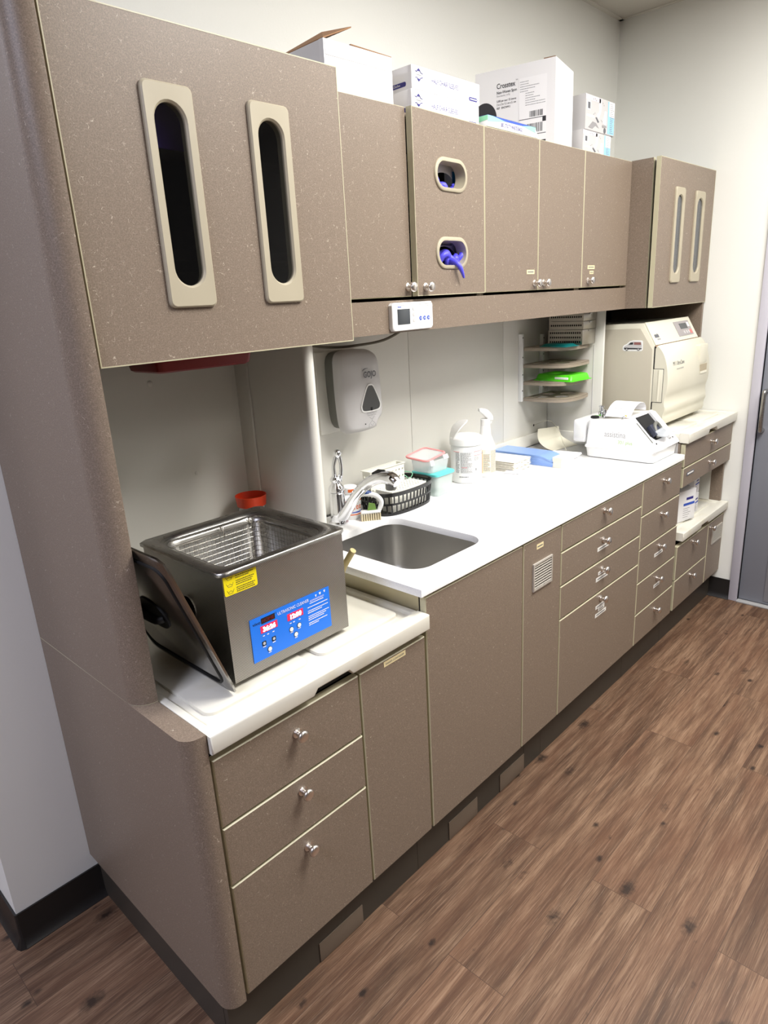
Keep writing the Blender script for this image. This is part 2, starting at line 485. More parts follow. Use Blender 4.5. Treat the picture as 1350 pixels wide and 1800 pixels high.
# ------------------------------------------------------------------ cabinet helpers
_k = MB().lathe([(.0115, 0), (.0115, .0022), (.0065, .0045), (.0055, .012), (.0075, .015), (.0125, .0175), (.0145, .0215), (.0135, .026), (.0095, .0285), (.0008, .0288)], n=24, axis='-y')
_km = bpy.data.meshes.new('knob'); _k.bm.to_mesh(_km); _km.materials.append(M['knob'])
for p in _km.polygons: p.use_smooth = True
_km.set_sharp_from_angle(angle=.8)
def knob(parent, x, y, z):
    o = bpy.data.objects.new('knob', _km); COL.objects.link(o); o.parent = parent; o.location = Vector((x, y, z)) - ORG[parent.name]; return o
FR = {'-x': 1, '+x': 1, '+y': 1, '-z': 1, '+z': 1}
def front(name, par, x0, x1, z0, z1, y=0, g=.0026, kn=None, th=.019):
    m = MB(); q = lambda i, yy: [(x0 + g + i, yy, z0 + g + i), (x1 - g - i, yy, z0 + g + i), (x1 - g - i, yy, z1 - g - i), (x0 + g + i, yy, z1 - g - i)]
    m.loft([q(0, y + th), q(0, y + .0024), q(.0022, y)], 1); [setattr(f, 'material_index', 0) for f in m.bm.faces if f.normal.y < -.99 or abs(f.calc_center_median().y - y) < 1e-5]
    o = m.build(name, ['lam', 'edge'], par)
    if kn: knob(o, kn[0], y, kn[1])
    return o
def carcass(par, x0, x1, y0, y1, z0, z1, m='dark', t=.018, shelves=(), name='body', top=True):
    b = MB(); b.box(x0, x0 + t, y0, y1, z0, z1); b.box(x1 - t, x1, y0, y1, z0, z1); b.box(x0 + t, x1 - t, y0, y1, z0, z0 + t)
    b.box(x0 + t, x1 - t, y1 - .012, y1, z0 + t, z1)
    if top: b.box(x0 + t, x1 - t, y0, y1 - .012, z1 - t, z1)
    else: b.box(x0 + t, x1 - t, y0, y0 + .02, z1 - .03, z1)
    for z in shelves: b.box(x0 + t, x1 - t, y0 + .03, y1 - .012, z - .009, z + .009)
    return b.build(name, m, par)
def toe(label, x0, x1, y=.04, plates=()):
    p_ = thing('plinth', label, 'plinth', ((x0 + x1) / 2, y, 0))
    MB().box(x0 + .0006, x1 - .0006, y, y + .018, 0, .1485).build('board', 'toe', p_)
    for a, b, h in plates: MB().box(a, b, y - .003, y, .002, h, .0008).build('cover_plate', 'toeplate', p_)
    return p_
def sticker(par, x0, x1, z0, z1, y, m='labelw', txt=None, tilt=0, bars=1):
    s = MB(); s.rect((0, y, 0), X, Z, x0, x1, z0, z1, 0, .0006)
    h = z1 - z0; w = x1 - x0
    if txt: s.text(txt, ((x0 + x1) / 2, y - .0009, z0 + h * .3), X, Z, h * .52, 1, 'CENTER')
    else:
        n = max(3, int(w / .008)); q = x0 + w * .12
        while q < x1 - w * .12:
            d = random.uniform(.0015, .005); s.rect((0, y - .0006, 0), X, Z, q, min(q + d, x1 - w * .1), z0 + h * .38, z0 + h * .62, 1, .0003); q += d + .0009
    if tilt:
        c = Vector(((x0 + x1) / 2, y, (z0 + z1) / 2)); s.xf(Matrix.Translation(c) @ Matrix.Rotation(tilt, 4, 'Y') @ Matrix.Translation(-c))
    return s.build('label_sticker', [m, 'greyt'], par)
def vent_grille(par, x0, x1, z0, z1, n, y=0):
    g = MB(); t = .007
    g.plate([(x0, z0), (x1, z0), (x1, z1), (x0, z1)], [[(x0 + t, z0 + t), (x1 - t, z0 + t), (x1 - t, z1 - t), (x0 + t, z1 - t)]], 'y', y - .006, y - .0002, bev=.0015)
    for i in range(n):
        z = z0 + t + (z1 - z0 - 2 * t) * (i + .5) / n; h = (z1 - z0 - 2 * t) / n
        g.loft([[(x, y - .0058, z - h * .10), (x, y - .0015, z + h * .10), (x, y - .0012, z + h * .02), (x, y - .0052, z - h * .24)] for x in (x0 + t, x1 - t)])
    g.rect((0, y - .0001, 0), X, Z, x0 + t, x1 - t, z0 + t, z1 - t, 1, .0002)
    return g.build('vent_grille', [mat('silver_grille', (188, 182, 172), .35, .3), 'black'], par)

a1, a2, b0, b1, b2, b3, b4, c0, c1 = .397, .637, .646, 1.111, 1.345, 1.982, 2.383, 2.404, 2.811
CE = 3.037; BOT = .154; U2 = .882; ZC = .912
# ---- left base cabinet
t = thing('base_cabinet', 'low brown base cabinet at the near end with three drawers and a sharps container door', 'cabinet', (.29, .34, 0))
carcass(t, -.012, .6415, .021, .66, .15, .794)
ep = MB(); r = .035
arc = [(-.06 + r - r * math.cos(i / 8 * PI / 2), -.006 + r - r * math.sin(i / 8 * PI / 2)) for i in range(9)]
ep.plate(arc + [(-.015, -.006), (-.015, .688), (-.06, .688)], [], 'z', BOT, .842)
ep.build('end_panel', 'lam', t)
d1, d2 = .610, .460; TOP = .776
front('drawer', t, -.009, a1, d1, TOP, kn=(.201, .744 - .02))
front('drawer', t, -.008, a1, d2, d1, kn=(.199, .573))
front('drawer', t, -.008, a1, BOT, d2, kn=(.199, .418))
o = front('door', t, a1, a2 + .004, BOT, TOP)
sticker(o, .481, .561, .7545, .7685, -.0003, 'label', 'SHARPS CONTAINER')
pp = toe('dark recessed plinth under the near drawer cabinet, turning the corner at its end', -.042, .614, plates=((.227, .382, .062),))
MB().box(-.042, -.03, .0585, .688, 0, .1485).build('return_board', 'toe', pp)

# ---- sink base
t = thing('base_cabinet', 'brown base cabinet under the sink with one wide plain door', 'cabinet', (.88, .34, 0))
carcass(t, b0, b1, .021, .66, .15, .888, top=False)
front('door', t, b0 - .002, b1, BOT, U2)
sp = MB().box(.6445, .6458, .022, .655, .80, .889); sp.build('side_panel', mat('smudged_metal', (172, 164, 140), .4, .75), t)
toe('dark recessed plinth with two lighter cover plates under the sink cabinet', .614, 1.19, plates=((.761, .909, .068), (1.039, 1.188, .069)))
# ---- vented narrow cabinet
t = thing('base_cabinet', 'narrow brown base cabinet with a steel louvred vent in its door beside the sink cabinet', 'cabinet', (1.23, .34, 0))
carcass(t, b1 + .001, b2, .021, .66, .15, .888)
o = front('door', t, b1, b2, BOT, U2)
vent_grille(o, 1.165, 1.281, .706, .800, 9)
sticker(o, 1.188, 1.228, .843, .8595, -.0003, 'label')
toe('short dark plinth board under the vented narrow cabinet', 1.19, 1.302)
# ---- wide drawer cabinet
t = thing('base_cabinet', 'wide brown drawer cabinet with three shallow drawers over one deep drawer', 'cabinet', (1.66, .34, 0))
carcass(t, b2 + .001, b3, .021, .66, .15, .888)
Az = [U2, .783, .6595, .534, BOT]
kz = [.857 - .006, .751 - .012, .630 - .006, .512 - .006]
st = [(), ((1.608, 1.712, .703, .718),), ((1.622, 1.672, .606, .619), (1.606, 1.70, .583, .599)), ((1.612, 1.70, .470, .484), (1.635, 1.685, .456, .468), (1.612, 1.70, .436, .451))]
for i in range(4):
    o = front('drawer', t, b2, b3, Az[i + 1], Az[i], kn=(1.65, kz[i]))
    for s in st[i]: sticker(o, *s, -.0003, tilt=random.uniform(-.03, .03))
toe('long dark plinth board under the wide drawer cabinet', 1.302, 1.968)
# ---- narrow five drawer cabinet
t = thing('base_cabinet', 'brown cabinet with a tower of five small drawers left of the steriliser unit', 'cabinet', (2.18, .34, 0))
carcass(t, b3 + .001, b4, .021, .66, .15, .888)
Bz = [U2, .734, .590, .4425, .2985, BOT]; kz = [.84, .694, .550, .400, .252]
for i in range(5):
    o = front('drawer', t, b3, b4, Bz[i + 1], Bz[i], kn=(2.188, kz[i]))
    if i == 2: sticker(o, 2.142, 2.232, .510, .5255, -.0003)
    if i == 3: sticker(o, 2.158, 2.218, .361, .376, -.0003)
toe('dark plinth board under the five small drawers', 1.968, 2.37)
# ---- right tall base unit
t = thing('base_cabinet', 'tall brown base unit at the far end with an open white shelf between its drawers', 'cabinet', (2.72, .34, 0))
RB = t
C0, C1, C2, C3, C4 = .951, .8435, .7507, .4757, .307
bb = MB(); T = .018
bb.box(c0 - .002, c0 + T, .021, .66, .15, .952); bb.box(CE - T, CE, .021, .66, .15, .952)
bb.box(c0 + T, CE - T, .021, .66, .15, .168); bb.box(c0 + T, CE - T, .021, .66, .934, .952); bb.box(c0 + T, CE - T, .021, .66, .752, .77); bb.box(c0 + T, CE - T, .65, .66, .168, .934)
bb.build('body', 'lam', t)
ln = MB(); ln.box(c0 + T, c0 + T + .004, .03, .62, .537, .751); ln.box(CE - T - .006, CE - T - .001, .075, .62, .537, .751); ln.box(c0 + T, CE - T, .62, .626, .537, .751)
ln.build('shelf_liner', 'panel', t)
MB().box(c0 - .0035, c0 - .002, .03, .655, .90, .953).build('side_panel', 'greyl', t)
o = front('drawer', t, c0, CE, C1, C0, kn=(2.733, .905))
o = front('drawer', t, c0, CE, C2, C1, kn=(2.733, .806))
ch = MB(); ch.rect((0, -.0004, 0), X, Z, 2.44, 2.53, .801, .816, 0, .002); ch.rect((0, -.0026, 0), X, Z, 2.452, 2.52, .8055, .8115, 1, .0004)
ch.build('label_holder', ['chrome', 'labelw'], o)
front('drawer', t, c0, c1, C4, C3, kn=(2.604, .444))
front('drawer', t, c0, c1, BOT, C4, kn=(2.604, .274))
o = front('door', t, c1, CE, BOT, C3, kn=(2.837, .448))
vent_grille(o, 2.872, 3.008, .346, .43, 8)
toe('dark plinth board under the far base unit beside the grey door', 2.37, 3.035)

# ------------------------------------------------------------------ moulded worktops
def moulded(name, label, x0, x1, z0, z1, yb, n0, n1, nz, splits, lw=.034, cat='worktop'):
    w = MB()
    w.plate([(x0, z1), (x0, z0), (n0, z0), (n0 + .012, nz), (n1 - .012, nz), (n1, z0), (x1, z0), (x1, z1)], [], 'y', -.016, .026, bev=.0035)
    w.box(x0 + .001, x1 - .001, .0255, yb, z0 + .004, z1 - .010)
    for a, b in ((x0, x0 + lw * .6), (x1 - lw * .6, x1)): w.box(a, b, .0262, yb, z0 + .002, z1, .0045, seg=3)
    for a, b in splits: w.plate(rrect(a, b, .055, yb - .1, .022), [], 'z', z1 - .0025, z1 - .0105, bev=.006)
    o = w.build(name, 'tray', ang=50)
    if label is None: o.parent = RB; o.location = -ORG[RB.name]; return o
    return tag(o, label, cat)
moulded('worktop', 'off-white moulded worktop with raised plateaus under the ultrasonic cleaner', -.0115, .6435, .797, .838, .6592, .248, .366, .811, ((.03, .30), (.335, .605)))
moulded('worktop', 'cream moulded worktop under the steriliser at the far end', c0 - .0037, CE - .002, .956, .998, .655, 2.64, 2.755, .974, ((2.45, 2.70), (2.735, 2.99)))
moulded('shelf', None, c0 + T + .0045, CE - .002, .499, .537, .615, 2.65, 2.755, .511, ((2.45, 2.70), (2.735, 2.97)), cat='shelf')

# ---- quartz worktop with sink cut-out
SX0, SX1, SY0, SY1 = .705, 1.03, .078, .472
w = MB(); hole = rrect(SX0, SX1, SY0, SY1, .062, 8)
w.plate([(.624, -.007), (2.384, -.007), (2.384, .65), (.645, .65), (.645, .32), (.624, .32)], [hole[::-1]], 'z', ZC, .890, bev=.0025)
tag(w.build('worktop', 'quartz'), 'long glossy white quartz worktop with the sink cut into it', 'worktop')
s = MB()
def rr3(inset, z, r): return [(x, y, z) for x, y in rrect(SX0 - .006 + inset, SX1 + .006 - inset, SY0 - .006 + inset, SY1 + .006 - inset, r, 8)]
def rro(i, z, r): return [(x, y, z) for x, y in rrect(SX0 - .02 + i, SX1 + .02 - i, SY0 - .02 + i, SY1 + .02 - i, r, 8)]
s.loft([rro(0, .8885, .07), rro(0, .8895, .07), rr3(0, .8895, .066), rr3(.004, .80, .064), rr3(.007, .745, .06), rr3(.014, .726, .055), rr3(.03, .716, .045), rr3(.08, .712, .04)], cap0=False)
sk = s.build('sink_basin', 'steeld', ang=60); sk.modifiers.new('thickness', 'SOLIDIFY').thickness = .0014
tag(sk, 'undermount stainless steel sink basin set in the white worktop', 'sink')
dz = MB().lathe([(.001, .001), (.03, .001), (.04, .003), (.043, .0012), (.043, 0)], (.867, .275, .7125), 28, cap=False); dz.build('drain', 'chrome', sk)

# ------------------------------------------------------------------ upper hutch, left
YD, YM, TT, TB, MBZ = .1845, .305, 2.106, 1.523, 1.6185
def oval_window(par, x0, x1, z0, z1, y, tint='smoke'):
    N = 168
    out = resample(rrect(x0, x1, z0, z1, .011), N); o2 = resample(rrect(x0 + .003, x1 - .003, z0 + .003, z1 - .003, .010), N)
    w = .0205; i1 = resample(stad(x0 + w - .0035, x1 - w + .0035, z0 + .036, z1 - .027), N); i2 = resample(stad(x0 + w, x1 - w, z0 + .04, z1 - .031), N)
    f = MB(); R = lambda L, yy: [(a, yy, b) for a, b in L]
    f.loft([R(out, y + .001), R(out, y - .0055), R(o2, y - .0085), R(i1, y - .0078), R(i2, y - .004), R(i2, y + .003)], cap0=False, cap1=False)
    fo = f.build('window_frame', 'bez', par, ang=32)
    MB().plate(stad(x0 + w - .002, x1 - w + .002, z0 + .038, z1 - .029), [], 'y', y - .0005, y + .0025).build('pane', tint, fo)
def stad(x0, x1, z0, z1, n=12):
    r = (x1 - x0) / 2; cx = (x0 + x1) / 2
    return [(cx + r * math.cos(PI * i / n), z1 - r + r * math.sin(PI * i / n)) for i in range(n + 1)] + [(cx - r * math.cos(PI * i / n), z0 + r - r * math.sin(PI * i / n)) for i in range(n + 1)]
def wdoor(par, x0, x1, wins, tint='smoke'):
    m = MB(); holes = [stad(a + .017, b - .017, TB + .13, TT - .128)[::-1] for a, b in wins]
    m.plate([(x0, TB), (x1, TB), (x1, TT), (x0, TT)], holes, 'y', YD, YD + .019, 0, 1)
    o = m.build('door', ['lam', 'edge'], par)
    eb = MB(); eb.plate([(x0, TB), (x1, TB), (x1, TT), (x0, TT)], [[(x0 + .0022, TB + .0022), (x0 + .0022, TT - .0022), (x1 - .0022, TT - .0022), (x1 - .0022, TB + .0022)]], 'y', YD - .0004, YD + .0002); eb.build('edge_band', 'edge', o)
    for a, b in wins: oval_window(o, a, b, 1.620, 2.0055, YD, tint)
    return o
t = thing('hutch_cabinet', 'deep brown upper cabinet at the near end with two slim dark oval windows', 'cabinet', (.29, .43, .842))
tw = MB(); r = .045
arc = [(-.06 + r - r * math.cos(i / 8 * PI / 2), .174 + r - r * math.sin(i / 8 * PI / 2)) for i in range(9)]
tw.plate(arc + [(-.0145, .174), (-.0135, .175), (-.0135, .688), (-.06, .688)], [], 'z', .8438, TT)
es_ = MB(); es_.plate([(p[0] + (.0006 if k < 6 else 0), p[1]) for k, p in enumerate(arc)] + [(-.0145, .174), (-.0135, .175), (-.0135, .688), (-.0606, .688)], [], 'z', .8424, .8437); es_.build('edge_strip', 'edge', t)
tw.build('end_panel', 'lam', t)
carcass(t, -.012, .629, .206, .66, 1.54, TT - .008, shelves=(1.72, 1.9), m='dark')
wdoor(t, -.006, .630, ((.147, .2505), (.3755, .4785)))
MB().box(-.012, .604, .66, .668, .8385, 1.54).build('back_panel', 'panel', t)
ca = MB(); ca.lathe([(.008, 0), (.008, .0015), (.004, .003), (.001, .0032)], (.33, .66, 1.436), 14, '-y'); ca.build('screw_cap', 'panel', t)
ca = MB(); ca.lathe([(.006, 0), (.006, .0015), (.003, .0025), (.001, .0027)], (.43, .66, 1.17), 14, '-y')
ca.build('screw_cap', 'panel', t)
dv = MB(); hw = .0175; cx = .6225
fa = [(cx - hw * math.cos(i / 12 * PI), .342 + .0175 - hw * math.sin(i / 12 * PI)) for i in range(13)]
dv.plate(fa + [(cx + hw, .66), (cx - hw, .66)], [], 'z', .9125, 1.539)
dv.build('divider_panel', 'panel', t)
MB().box(.598, .6045, .60, .6599, .842, 1.54, .001).build('corner_strip', 'panel', t)
rd = thing('wall_tray', 'dark red plastic tray mounted under the near upper cabinet', 'tray', (.30, .42, 1.49))
rb = MB()
rb.loft([[(x, y, z) for x, y in rrect(.178 + i, .45 - i, .33 + i, .50 - i, .014)] for i, z in ((0, 1.5395), (0, 1.531), (.006, 1.528), (.014, 1.49), (.02, 1.486))])
rb.build('body', 'red', rd)
lp = MB(); lp.loft([[(x, y, z) for x, y in rrect(.172, .456, .324, .506, .018)] for z in (1.524, 1.530)]); lp.build('lip', 'red', rd)
# contents seen dimly through the near windows
t = thing('glove_box', 'purple box standing on the top shelf behind the first dark window', 'box', (.2, .28, 1.909))
MB().box(.155, .26, .235, .36, 1.9095, 2.03, .003).build('carton', mat('purple_card', (96, 60, 220), .5), t)
t = thing('storage_box', 'pale box on the top shelf behind the second dark window', 'box', (.44, .28, 1.909))
MB().box(.38, .44, .24, .36, 1.9095, 1.99, .003).build('carton', 'greyl', t)
MB().box(.379, .441, .239, .361, 1.975, 1.992, .003).build('lid', mat('pale_pink', (190, 150, 160), .5), t)
for i, (x, z, w) in enumerate(((.40, 1.7295, .06), (.37, 1.5585, .07), (.17, 1.5585, .05))):
    bn = MB(); bn.loft([[(x + a * k, .26 + b * k, zz) for a, b in rrect(0, w, 0, .09, .008)] for k, zz in ((.86, z), (1, z + .04), (1.06, z + .042), (1.06, z + .046))])
    tag(bn.build('tub', 'clear'), ('clear tub on the middle shelf behind the second dark window', 'clear tub on the lowest shelf behind the second dark window', 'clear tub on the lowest shelf behind the first dark window')[i], 'tub')

# ------------------------------------------------------------------ middle wall cabinets
m1, m2, m3, m4, m5 = .994, 1.356, 1.680, 2.004, 2.408
def valance(par, x0, x1): MB().box(x0, x1, YM, YM + .019, TB, 1.6115, fm=FR).build('valance', ['lam', 'edge'], par)
def mdoor(par, x0, x1, kn): return front('door', par, x0, x1, MBZ, TT, YM, .0015, kn)
t = thing('wall_cabinet', 'brown wall cabinet with a plain door and a door with two glove dispenser openings', 'cabinet', (1.0, .5, 1.523))
carcass(t, .631, m2 - .0005, .326, .66, 1.575, TT - .008, m='lam')
mdoor(t, .631, m1, (.976, 1.646))
valance(t, .631, m2 - .0005)
# glove door, slightly ajar (hinge on the right)
GX0, GX1 = m1 + .002, m2 - .001
def hs(cx, cz, w, h, r): return rrect(cx - w / 2, cx + w / 2, cz - h / 2, cz + h / 2, r, 8)
gh = [(1.1735, 1.951), (1.172, 1.7385)]
gd = MB(); gd.plate([(GX0, MBZ + .0015), (GX1, MBZ + .0015), (GX1, TT - .0015), (GX0, TT - .0015)], [hs(cx, cz, .143, .07, .034)[::-1] for cx, cz in gh], 'y', YM, YM + .019, 0, 1)
AJ = Matrix.Translation((GX1, YM, 0)) @ Matrix.Rotation(math.radians(3.0), 4, 'Z') @ Matrix.Translation((-GX1, -YM, 0))
gdo = gd.xf(AJ).build('door', ['lam', 'edge'], t)
eb = MB(); gz0, gz1 = MBZ + .0015, TT - .0015; eb.plate([(GX0, gz0), (GX1, gz0), (GX1, gz1), (GX0, gz1)], [[(GX0 + .002, gz0 + .002), (GX0 + .002, gz1 - .002), (GX1 - .002, gz1 - .002), (GX1 - .002, gz0 + .002)]], 'y', YM - .0004, YM + .0002); eb.xf(AJ).build('edge_band', 'edge', gdo)
for cx, cz in gh:
    b = MB(); N = 48; R = lambda L, y: [(a, y, c) for a, c in L]
    o1 = resample(hs(cx, cz, .164, .090, .044), N); o2 = resample(hs(cx, cz, .160, .086, .042), N); i1 = resample(hs(cx, cz, .142, .069, .034), N); i2 = resample(hs(cx, cz, .136, .064, .031), N)
    b.loft([R(o1, YM + .0005), R(o1, YM - .003), R(o2, YM - .005), R(i1, YM - .0045), R(i1, YM + .012), R(i2, YM + .030)], cap0=False, cap1=False)
    b.xf(AJ).build('opening_bezel', 'bez', gdo, ang=50)
kp = AJ @ Vector((1.034, YM, 1.6445)); knob(gdo, *kp)
# glove boxes behind the openings
for i, (cx, cz) in enumerate(gh):
    t2 = thing('glove_box', ('white glove box behind the upper oval opening of the glove door', 'white glove box with gloves hanging out of the lower oval opening')[i], 'box', (cx, .40, cz - .06))
    y0 = .347
    bx = MB(); ov = circ(cx + .030, cz - (.018 if i == 0 else .012), .056, 24, .036)
    bx.plate([(cx - .09, cz - .062), (cx + .15, cz - .062), (cx + .15, cz + .062), (cx - .09, cz + .062)], [ov[::-1]], 'y', y0, y0 + .0015)
    bx.box(cx - .09, cx - .0885, y0, y0 + .09, cz - .062, cz + .062); bx.box(cx + .1485, cx + .15, y0, y0 + .09, cz - .062, cz + .062)
    bx.box(cx - .09, cx + .15, y0, y0 + .09, cz + .0605, cz + .062); bx.box(cx - .09, cx + .15, y0, y0 + .09, cz - .062, cz - .0605); bx.box(cx - .09, cx + .15, y0 + .0885, y0 + .09, cz - .062, cz + .062, mi=1)
    bx.build('carton', ['card', 'black'], t2)
    pr = MB()
    if i == 0: pr.rect((cx, y0 - .0002, cz), X, Z, .074, .088, -.010, .024, 0)
    else:
        for k in range(9): pr.rect((cx, y0 - .0002, cz), X, Z, -.006 + .008 * k, .0005 + .008 * k, .026, .0315, 1)
    pr.build('print', [mat('box_blue', (40, 130, 190), .5), 'greyt'], t2)
    def fold(c, s, seed):
        """A crumpled glove finger: a bent, pinched, uneven tube."""
        rnd = random.Random(seed); pts = [Vector(c) + Vector((s[0] * (k / 5 - .5) + rnd.uniform(-.006, .006), s[1] * math.sin(k * 1.3) * .4 - .004 * (k % 2), s[2] * math.sin(k * 1.1 + seed) * .5)) for k in range(6)]
        g_ = MB(); g_.tube(pts, [.005, .010, .0125, .009, .0125, .006], 9, smooth=4); g_.build('glove', 'purple', t2, ang=60)
    gz = cz - .028; gy = y0 - .010
    if i == 0:
        fold((cx - .012, gy, gz + .010), (.026, .016, .03), 1); fold((cx + .072, gy, gz + .006), (.026, .016, .02), 2); fold((cx - .002, gy - .006, gz), (.024, .01, .012), 5)
    else:
        for k in range(7): fold((cx - .018 + .014 * k, gy - .012 + .004 * (k % 3), gz + .014 + .006 * math.sin(k * 2.1)), (.05, .02, .026), 10 + k)
        g_ = MB(); g_.tube([(cx + .022, gy - .008, gz + .012), (cx + .014, YM - .012, gz + .002), (cx + .020, YM - .026, gz - .016), (cx + .036, YM - .026, gz - .044)], [.010, .008, .007, .003], 9, smooth=5); g_.build('glove', 'purple', t2, ang=60)
t = thing('wall_cabinet', 'brown wall cabinet with two plain doors whose knobs meet in the middle', 'cabinet', (1.68, .5, 1.523))
carcass(t, m2, m4 - .0005, .326, .66, 1.575, TT - .008, m='lam')
o = mdoor(t, m2 + .001, m3, (1.657, 1.644)); sticker(o, 1.606, 1.656, 1.6745, 1.6885, YM - .0003, 'label')
mdoor(t, m3, m4, (1.718, 1.644)); valance(t, m2, m4 - .0005)
t = thing('wall_cabinet', 'single door brown wall cabinet next to the deep far cabinet, with two small labels', 'cabinet', (2.2, .5, 1.523))
carcass(t, m4, m5, .326, .66, 1.575, TT - .008, m='lam')
o = mdoor(t, m4, m5, (2.055, 1.646)); sticker(o, 2.05, 2.108, 1.6885, 1.7025, YM - .0003, 'label'); sticker(o, 2.068, 2.1, 1.670, 1.682, YM - .0003, 'label'); valance(t, m4, m5)
# ------------------------------------------------------------------ far deep cabinet
t = thing('hutch_cabinet', 'deep brown upper cabinet over the steriliser with two slim grey oval windows', 'cabinet', (2.72, .45, .998))
MB().box(m5 + .001, m5 + .02, .217, .66, TB, TT, fm={'-y': 1, '+z': 1}).build('side_panel', ['lam', 'edge'], t)
carcass(t, m5 + .021, CE, .219, .655, 1.54, TT - .008, shelves=(1.74, 1.92), m=mat('grey_interior', (84, 84, 86), .6))
wdoor(t, 2.404, 3.0355, ((2.566, 2.668), (2.797, 2.908)), 'smoke2')
MB().box(3.018, CE, .19, .655, .9985, 1.539).build('end_panel', 'lam', t)
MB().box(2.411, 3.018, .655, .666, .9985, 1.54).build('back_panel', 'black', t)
dv = MB(); dv.box(2.3857, 2.3997, .387, .6645, ZC + .0005, 1.522, .0015); dv.build('divider_panel', 'panel', t)
MB().box(2.3835, 2.3858, .43, .432, .98, 1.37).build('divider_seam', 'greyl', t)
# contents of the far cabinet
for i, x in enumerate((2.60, 2.84)):
    b = MB(); b.box(x, x + .07, .26, .34, 1.5585, 1.66, .002)
    for k in range(5): b.rect((x, .2595, 1.5585), X, Z, .008 + k * .012, .013 + k * .012, .01, .05, 1)
    tag(b.build('carton', ['paper', 'dkprint']), ('small white carton behind the first slim grey window', 'small white carton behind the second slim grey window')[i], 'box')

# ------------------------------------------------------------------ splashback
t = thing('splashback', 'white wall panel above the sink worktop between the two dividers', 'splashback', (1.5, .67, ZC))
pb = MB()
for x0, x1 in ((.6405, 1.3735), (1.3755, 2.0015), (2.0035, 2.3855)): pb.box(x0, x1, .665, .678, ZC + .0005, 1.574, .0008)
pb.build('panel', 'panel', t)
lpb = MB(); lpb.box(1.70, 2.3855, .651, .665, ZC + .0005, .968, .002); lpb.box(2.371, 2.3855, .40, .651, ZC + .0005, .966, .002)
lpb.build('upstand', 'panel', t)
MB().lathe([(.0055, 0), (.0055, .001), (.002, .0015)], (2.262, .6509 + .0142, 1.003), 12, '-y').build('cord_hole', 'dark', t)
# ------------------------------------------------------------------ ultrasonic cleaner
UX0, UX1, UY0, UY1, UZ0, UZ1 = .122, .457, .090, .415, .8495, 1.098
t = thing('ultrasonic_cleaner', 'stainless steel ultrasonic cleaner with a blue control panel on the near worktop', 'cleaner', (.29, .25, .838))
b = MB()
b.plate([(UX0, UY0), (UX1, UY0), (UX1, UY1), (UX0, UY1)], [rrect(UX0 + .03, UX1 - .03, UY0 + .03, UY1 - .03, .04)[::-1]], 'z', UZ1 - .001, UZ0, bev=0)
b.build('housing', 'dimple', t)
r = MB(); N = 60
ro = resample(rrect(UX0 - .008, UX1 + .008, UY0 - .008, UY1 + .008, .006), N); r1 = resample(rrect(UX0 + .016, UX1 - .016, UY0 + .016, UY1 - .016, .04), N)
r2 = resample(rrect(UX0 + .026, UX1 - .026, UY0 + .026, UY1 - .026, .045), N); r3 = resample(rrect(UX0 + .034, UX1 - .034, UY0 + .034, UY1 - .034, .042), N)
RZ = lambda L, z: [(x, y, z) for x, y in L]
r.loft([RZ(ro, 1.0955), RZ(ro, 1.1035), RZ([(x, y) for x, y in resample(rrect(UX0 - .005, UX1 + .005, UY0 - .005, UY1 + .005, .006), N)], 1.1055), RZ(r1, 1.104), RZ(r2, 1.098), RZ(r3, 1.085), RZ(r3, .925), RZ(resample(rrect(UX0 + .05, UX1 - .05, UY0 + .05, UY1 - .05, .03), N), .912)], cap0=False)
r.build('tank', 'steel', t, ang=60)
for x in (UX0 + .03, UX1 - .03):
    for y in (UY0 + .035, UY1 - .035): MB().lathe([(.011, 0), (.013, .004), (.013, .0115)], (x, y, .8385), 16).build('foot', 'black', t)
PX0, PX1, PZ0, PZ1 = .174, .402, .874, .977
pw, ph = PX1 - PX0, PZ1 - PZ0
cp = MB(); O = Vector((PX0, UY0 - .0002, PZ0)); uv = lambda u, v: (u * pw, (1 - v) * ph)
cp.rect(O, X, Z, 0, pw, 0, ph, 0, .0008)
cpo = cp.build('control_panel', 'usblue', t)
pr = MB(); O2 = O + NY * .001
def ptx(u, v, s, size, mi, sx=1, bold=0, al='LEFT'): pr.text(s, O2 + X * (u * pw) + Z * ((1 - v) * ph) + NY * .0004, X, Z, size, mi, al, sx, bold)
def prc(u0, u1, v0, v1, mi): pr.rect(O2, X, Z, u0 * pw, u1 * pw, (1 - v1) * ph, (1 - v0) * ph, mi, .0003)
prc(.128, .292, .06, .185, 1); ptx(.137, .165, 'HOME', .0118, 2, .98, .01); ptx(.028, .165, 'vivo', .0115, 1, 1.1)
pr.tube([O2 + X * ((.305 + .008 * math.cos(a)) * pw) + Z * (.93 * ph + .0018 * math.sin(a)) for a in [k * PI / 4 for k in range(8)]], .00025, 4, 1, True)
ptx(.325, .155, 'ULTRASONIC CLEANER', .0104, 0, .82)
ptx(.735, .185, 'ADMONITION!!!', .0066, 0, .9); prc(.73, .915, .21, .222, 0)
for k, (v, w) in enumerate(((.30, .27), (.385, .27), (.43, .19), (.515, .28), (.56, .24), (.605, .21), (.68, .25), (.725, .13))):
    q = .70
    while q < .70 + w: d = random.uniform(.006, .02); prc(q, min(q + d, .70 + w), v - .009, v + .009, 0); q += d + .004
for u, v, s in ((.81, .095, .02), (.862, .08, .026), (.925, .07, .022)):
    prc(u, u + s, v - .03, v - .012, 0); prc(u + .004, u + s - .004, v - .008, v + .02, 0)
for u in (.13, .18, .245, .46, .5, .575): prc(u, u + .022, .46, .478, 0)
pr.build('print', ['paper', 'black', 'red'], cpo)
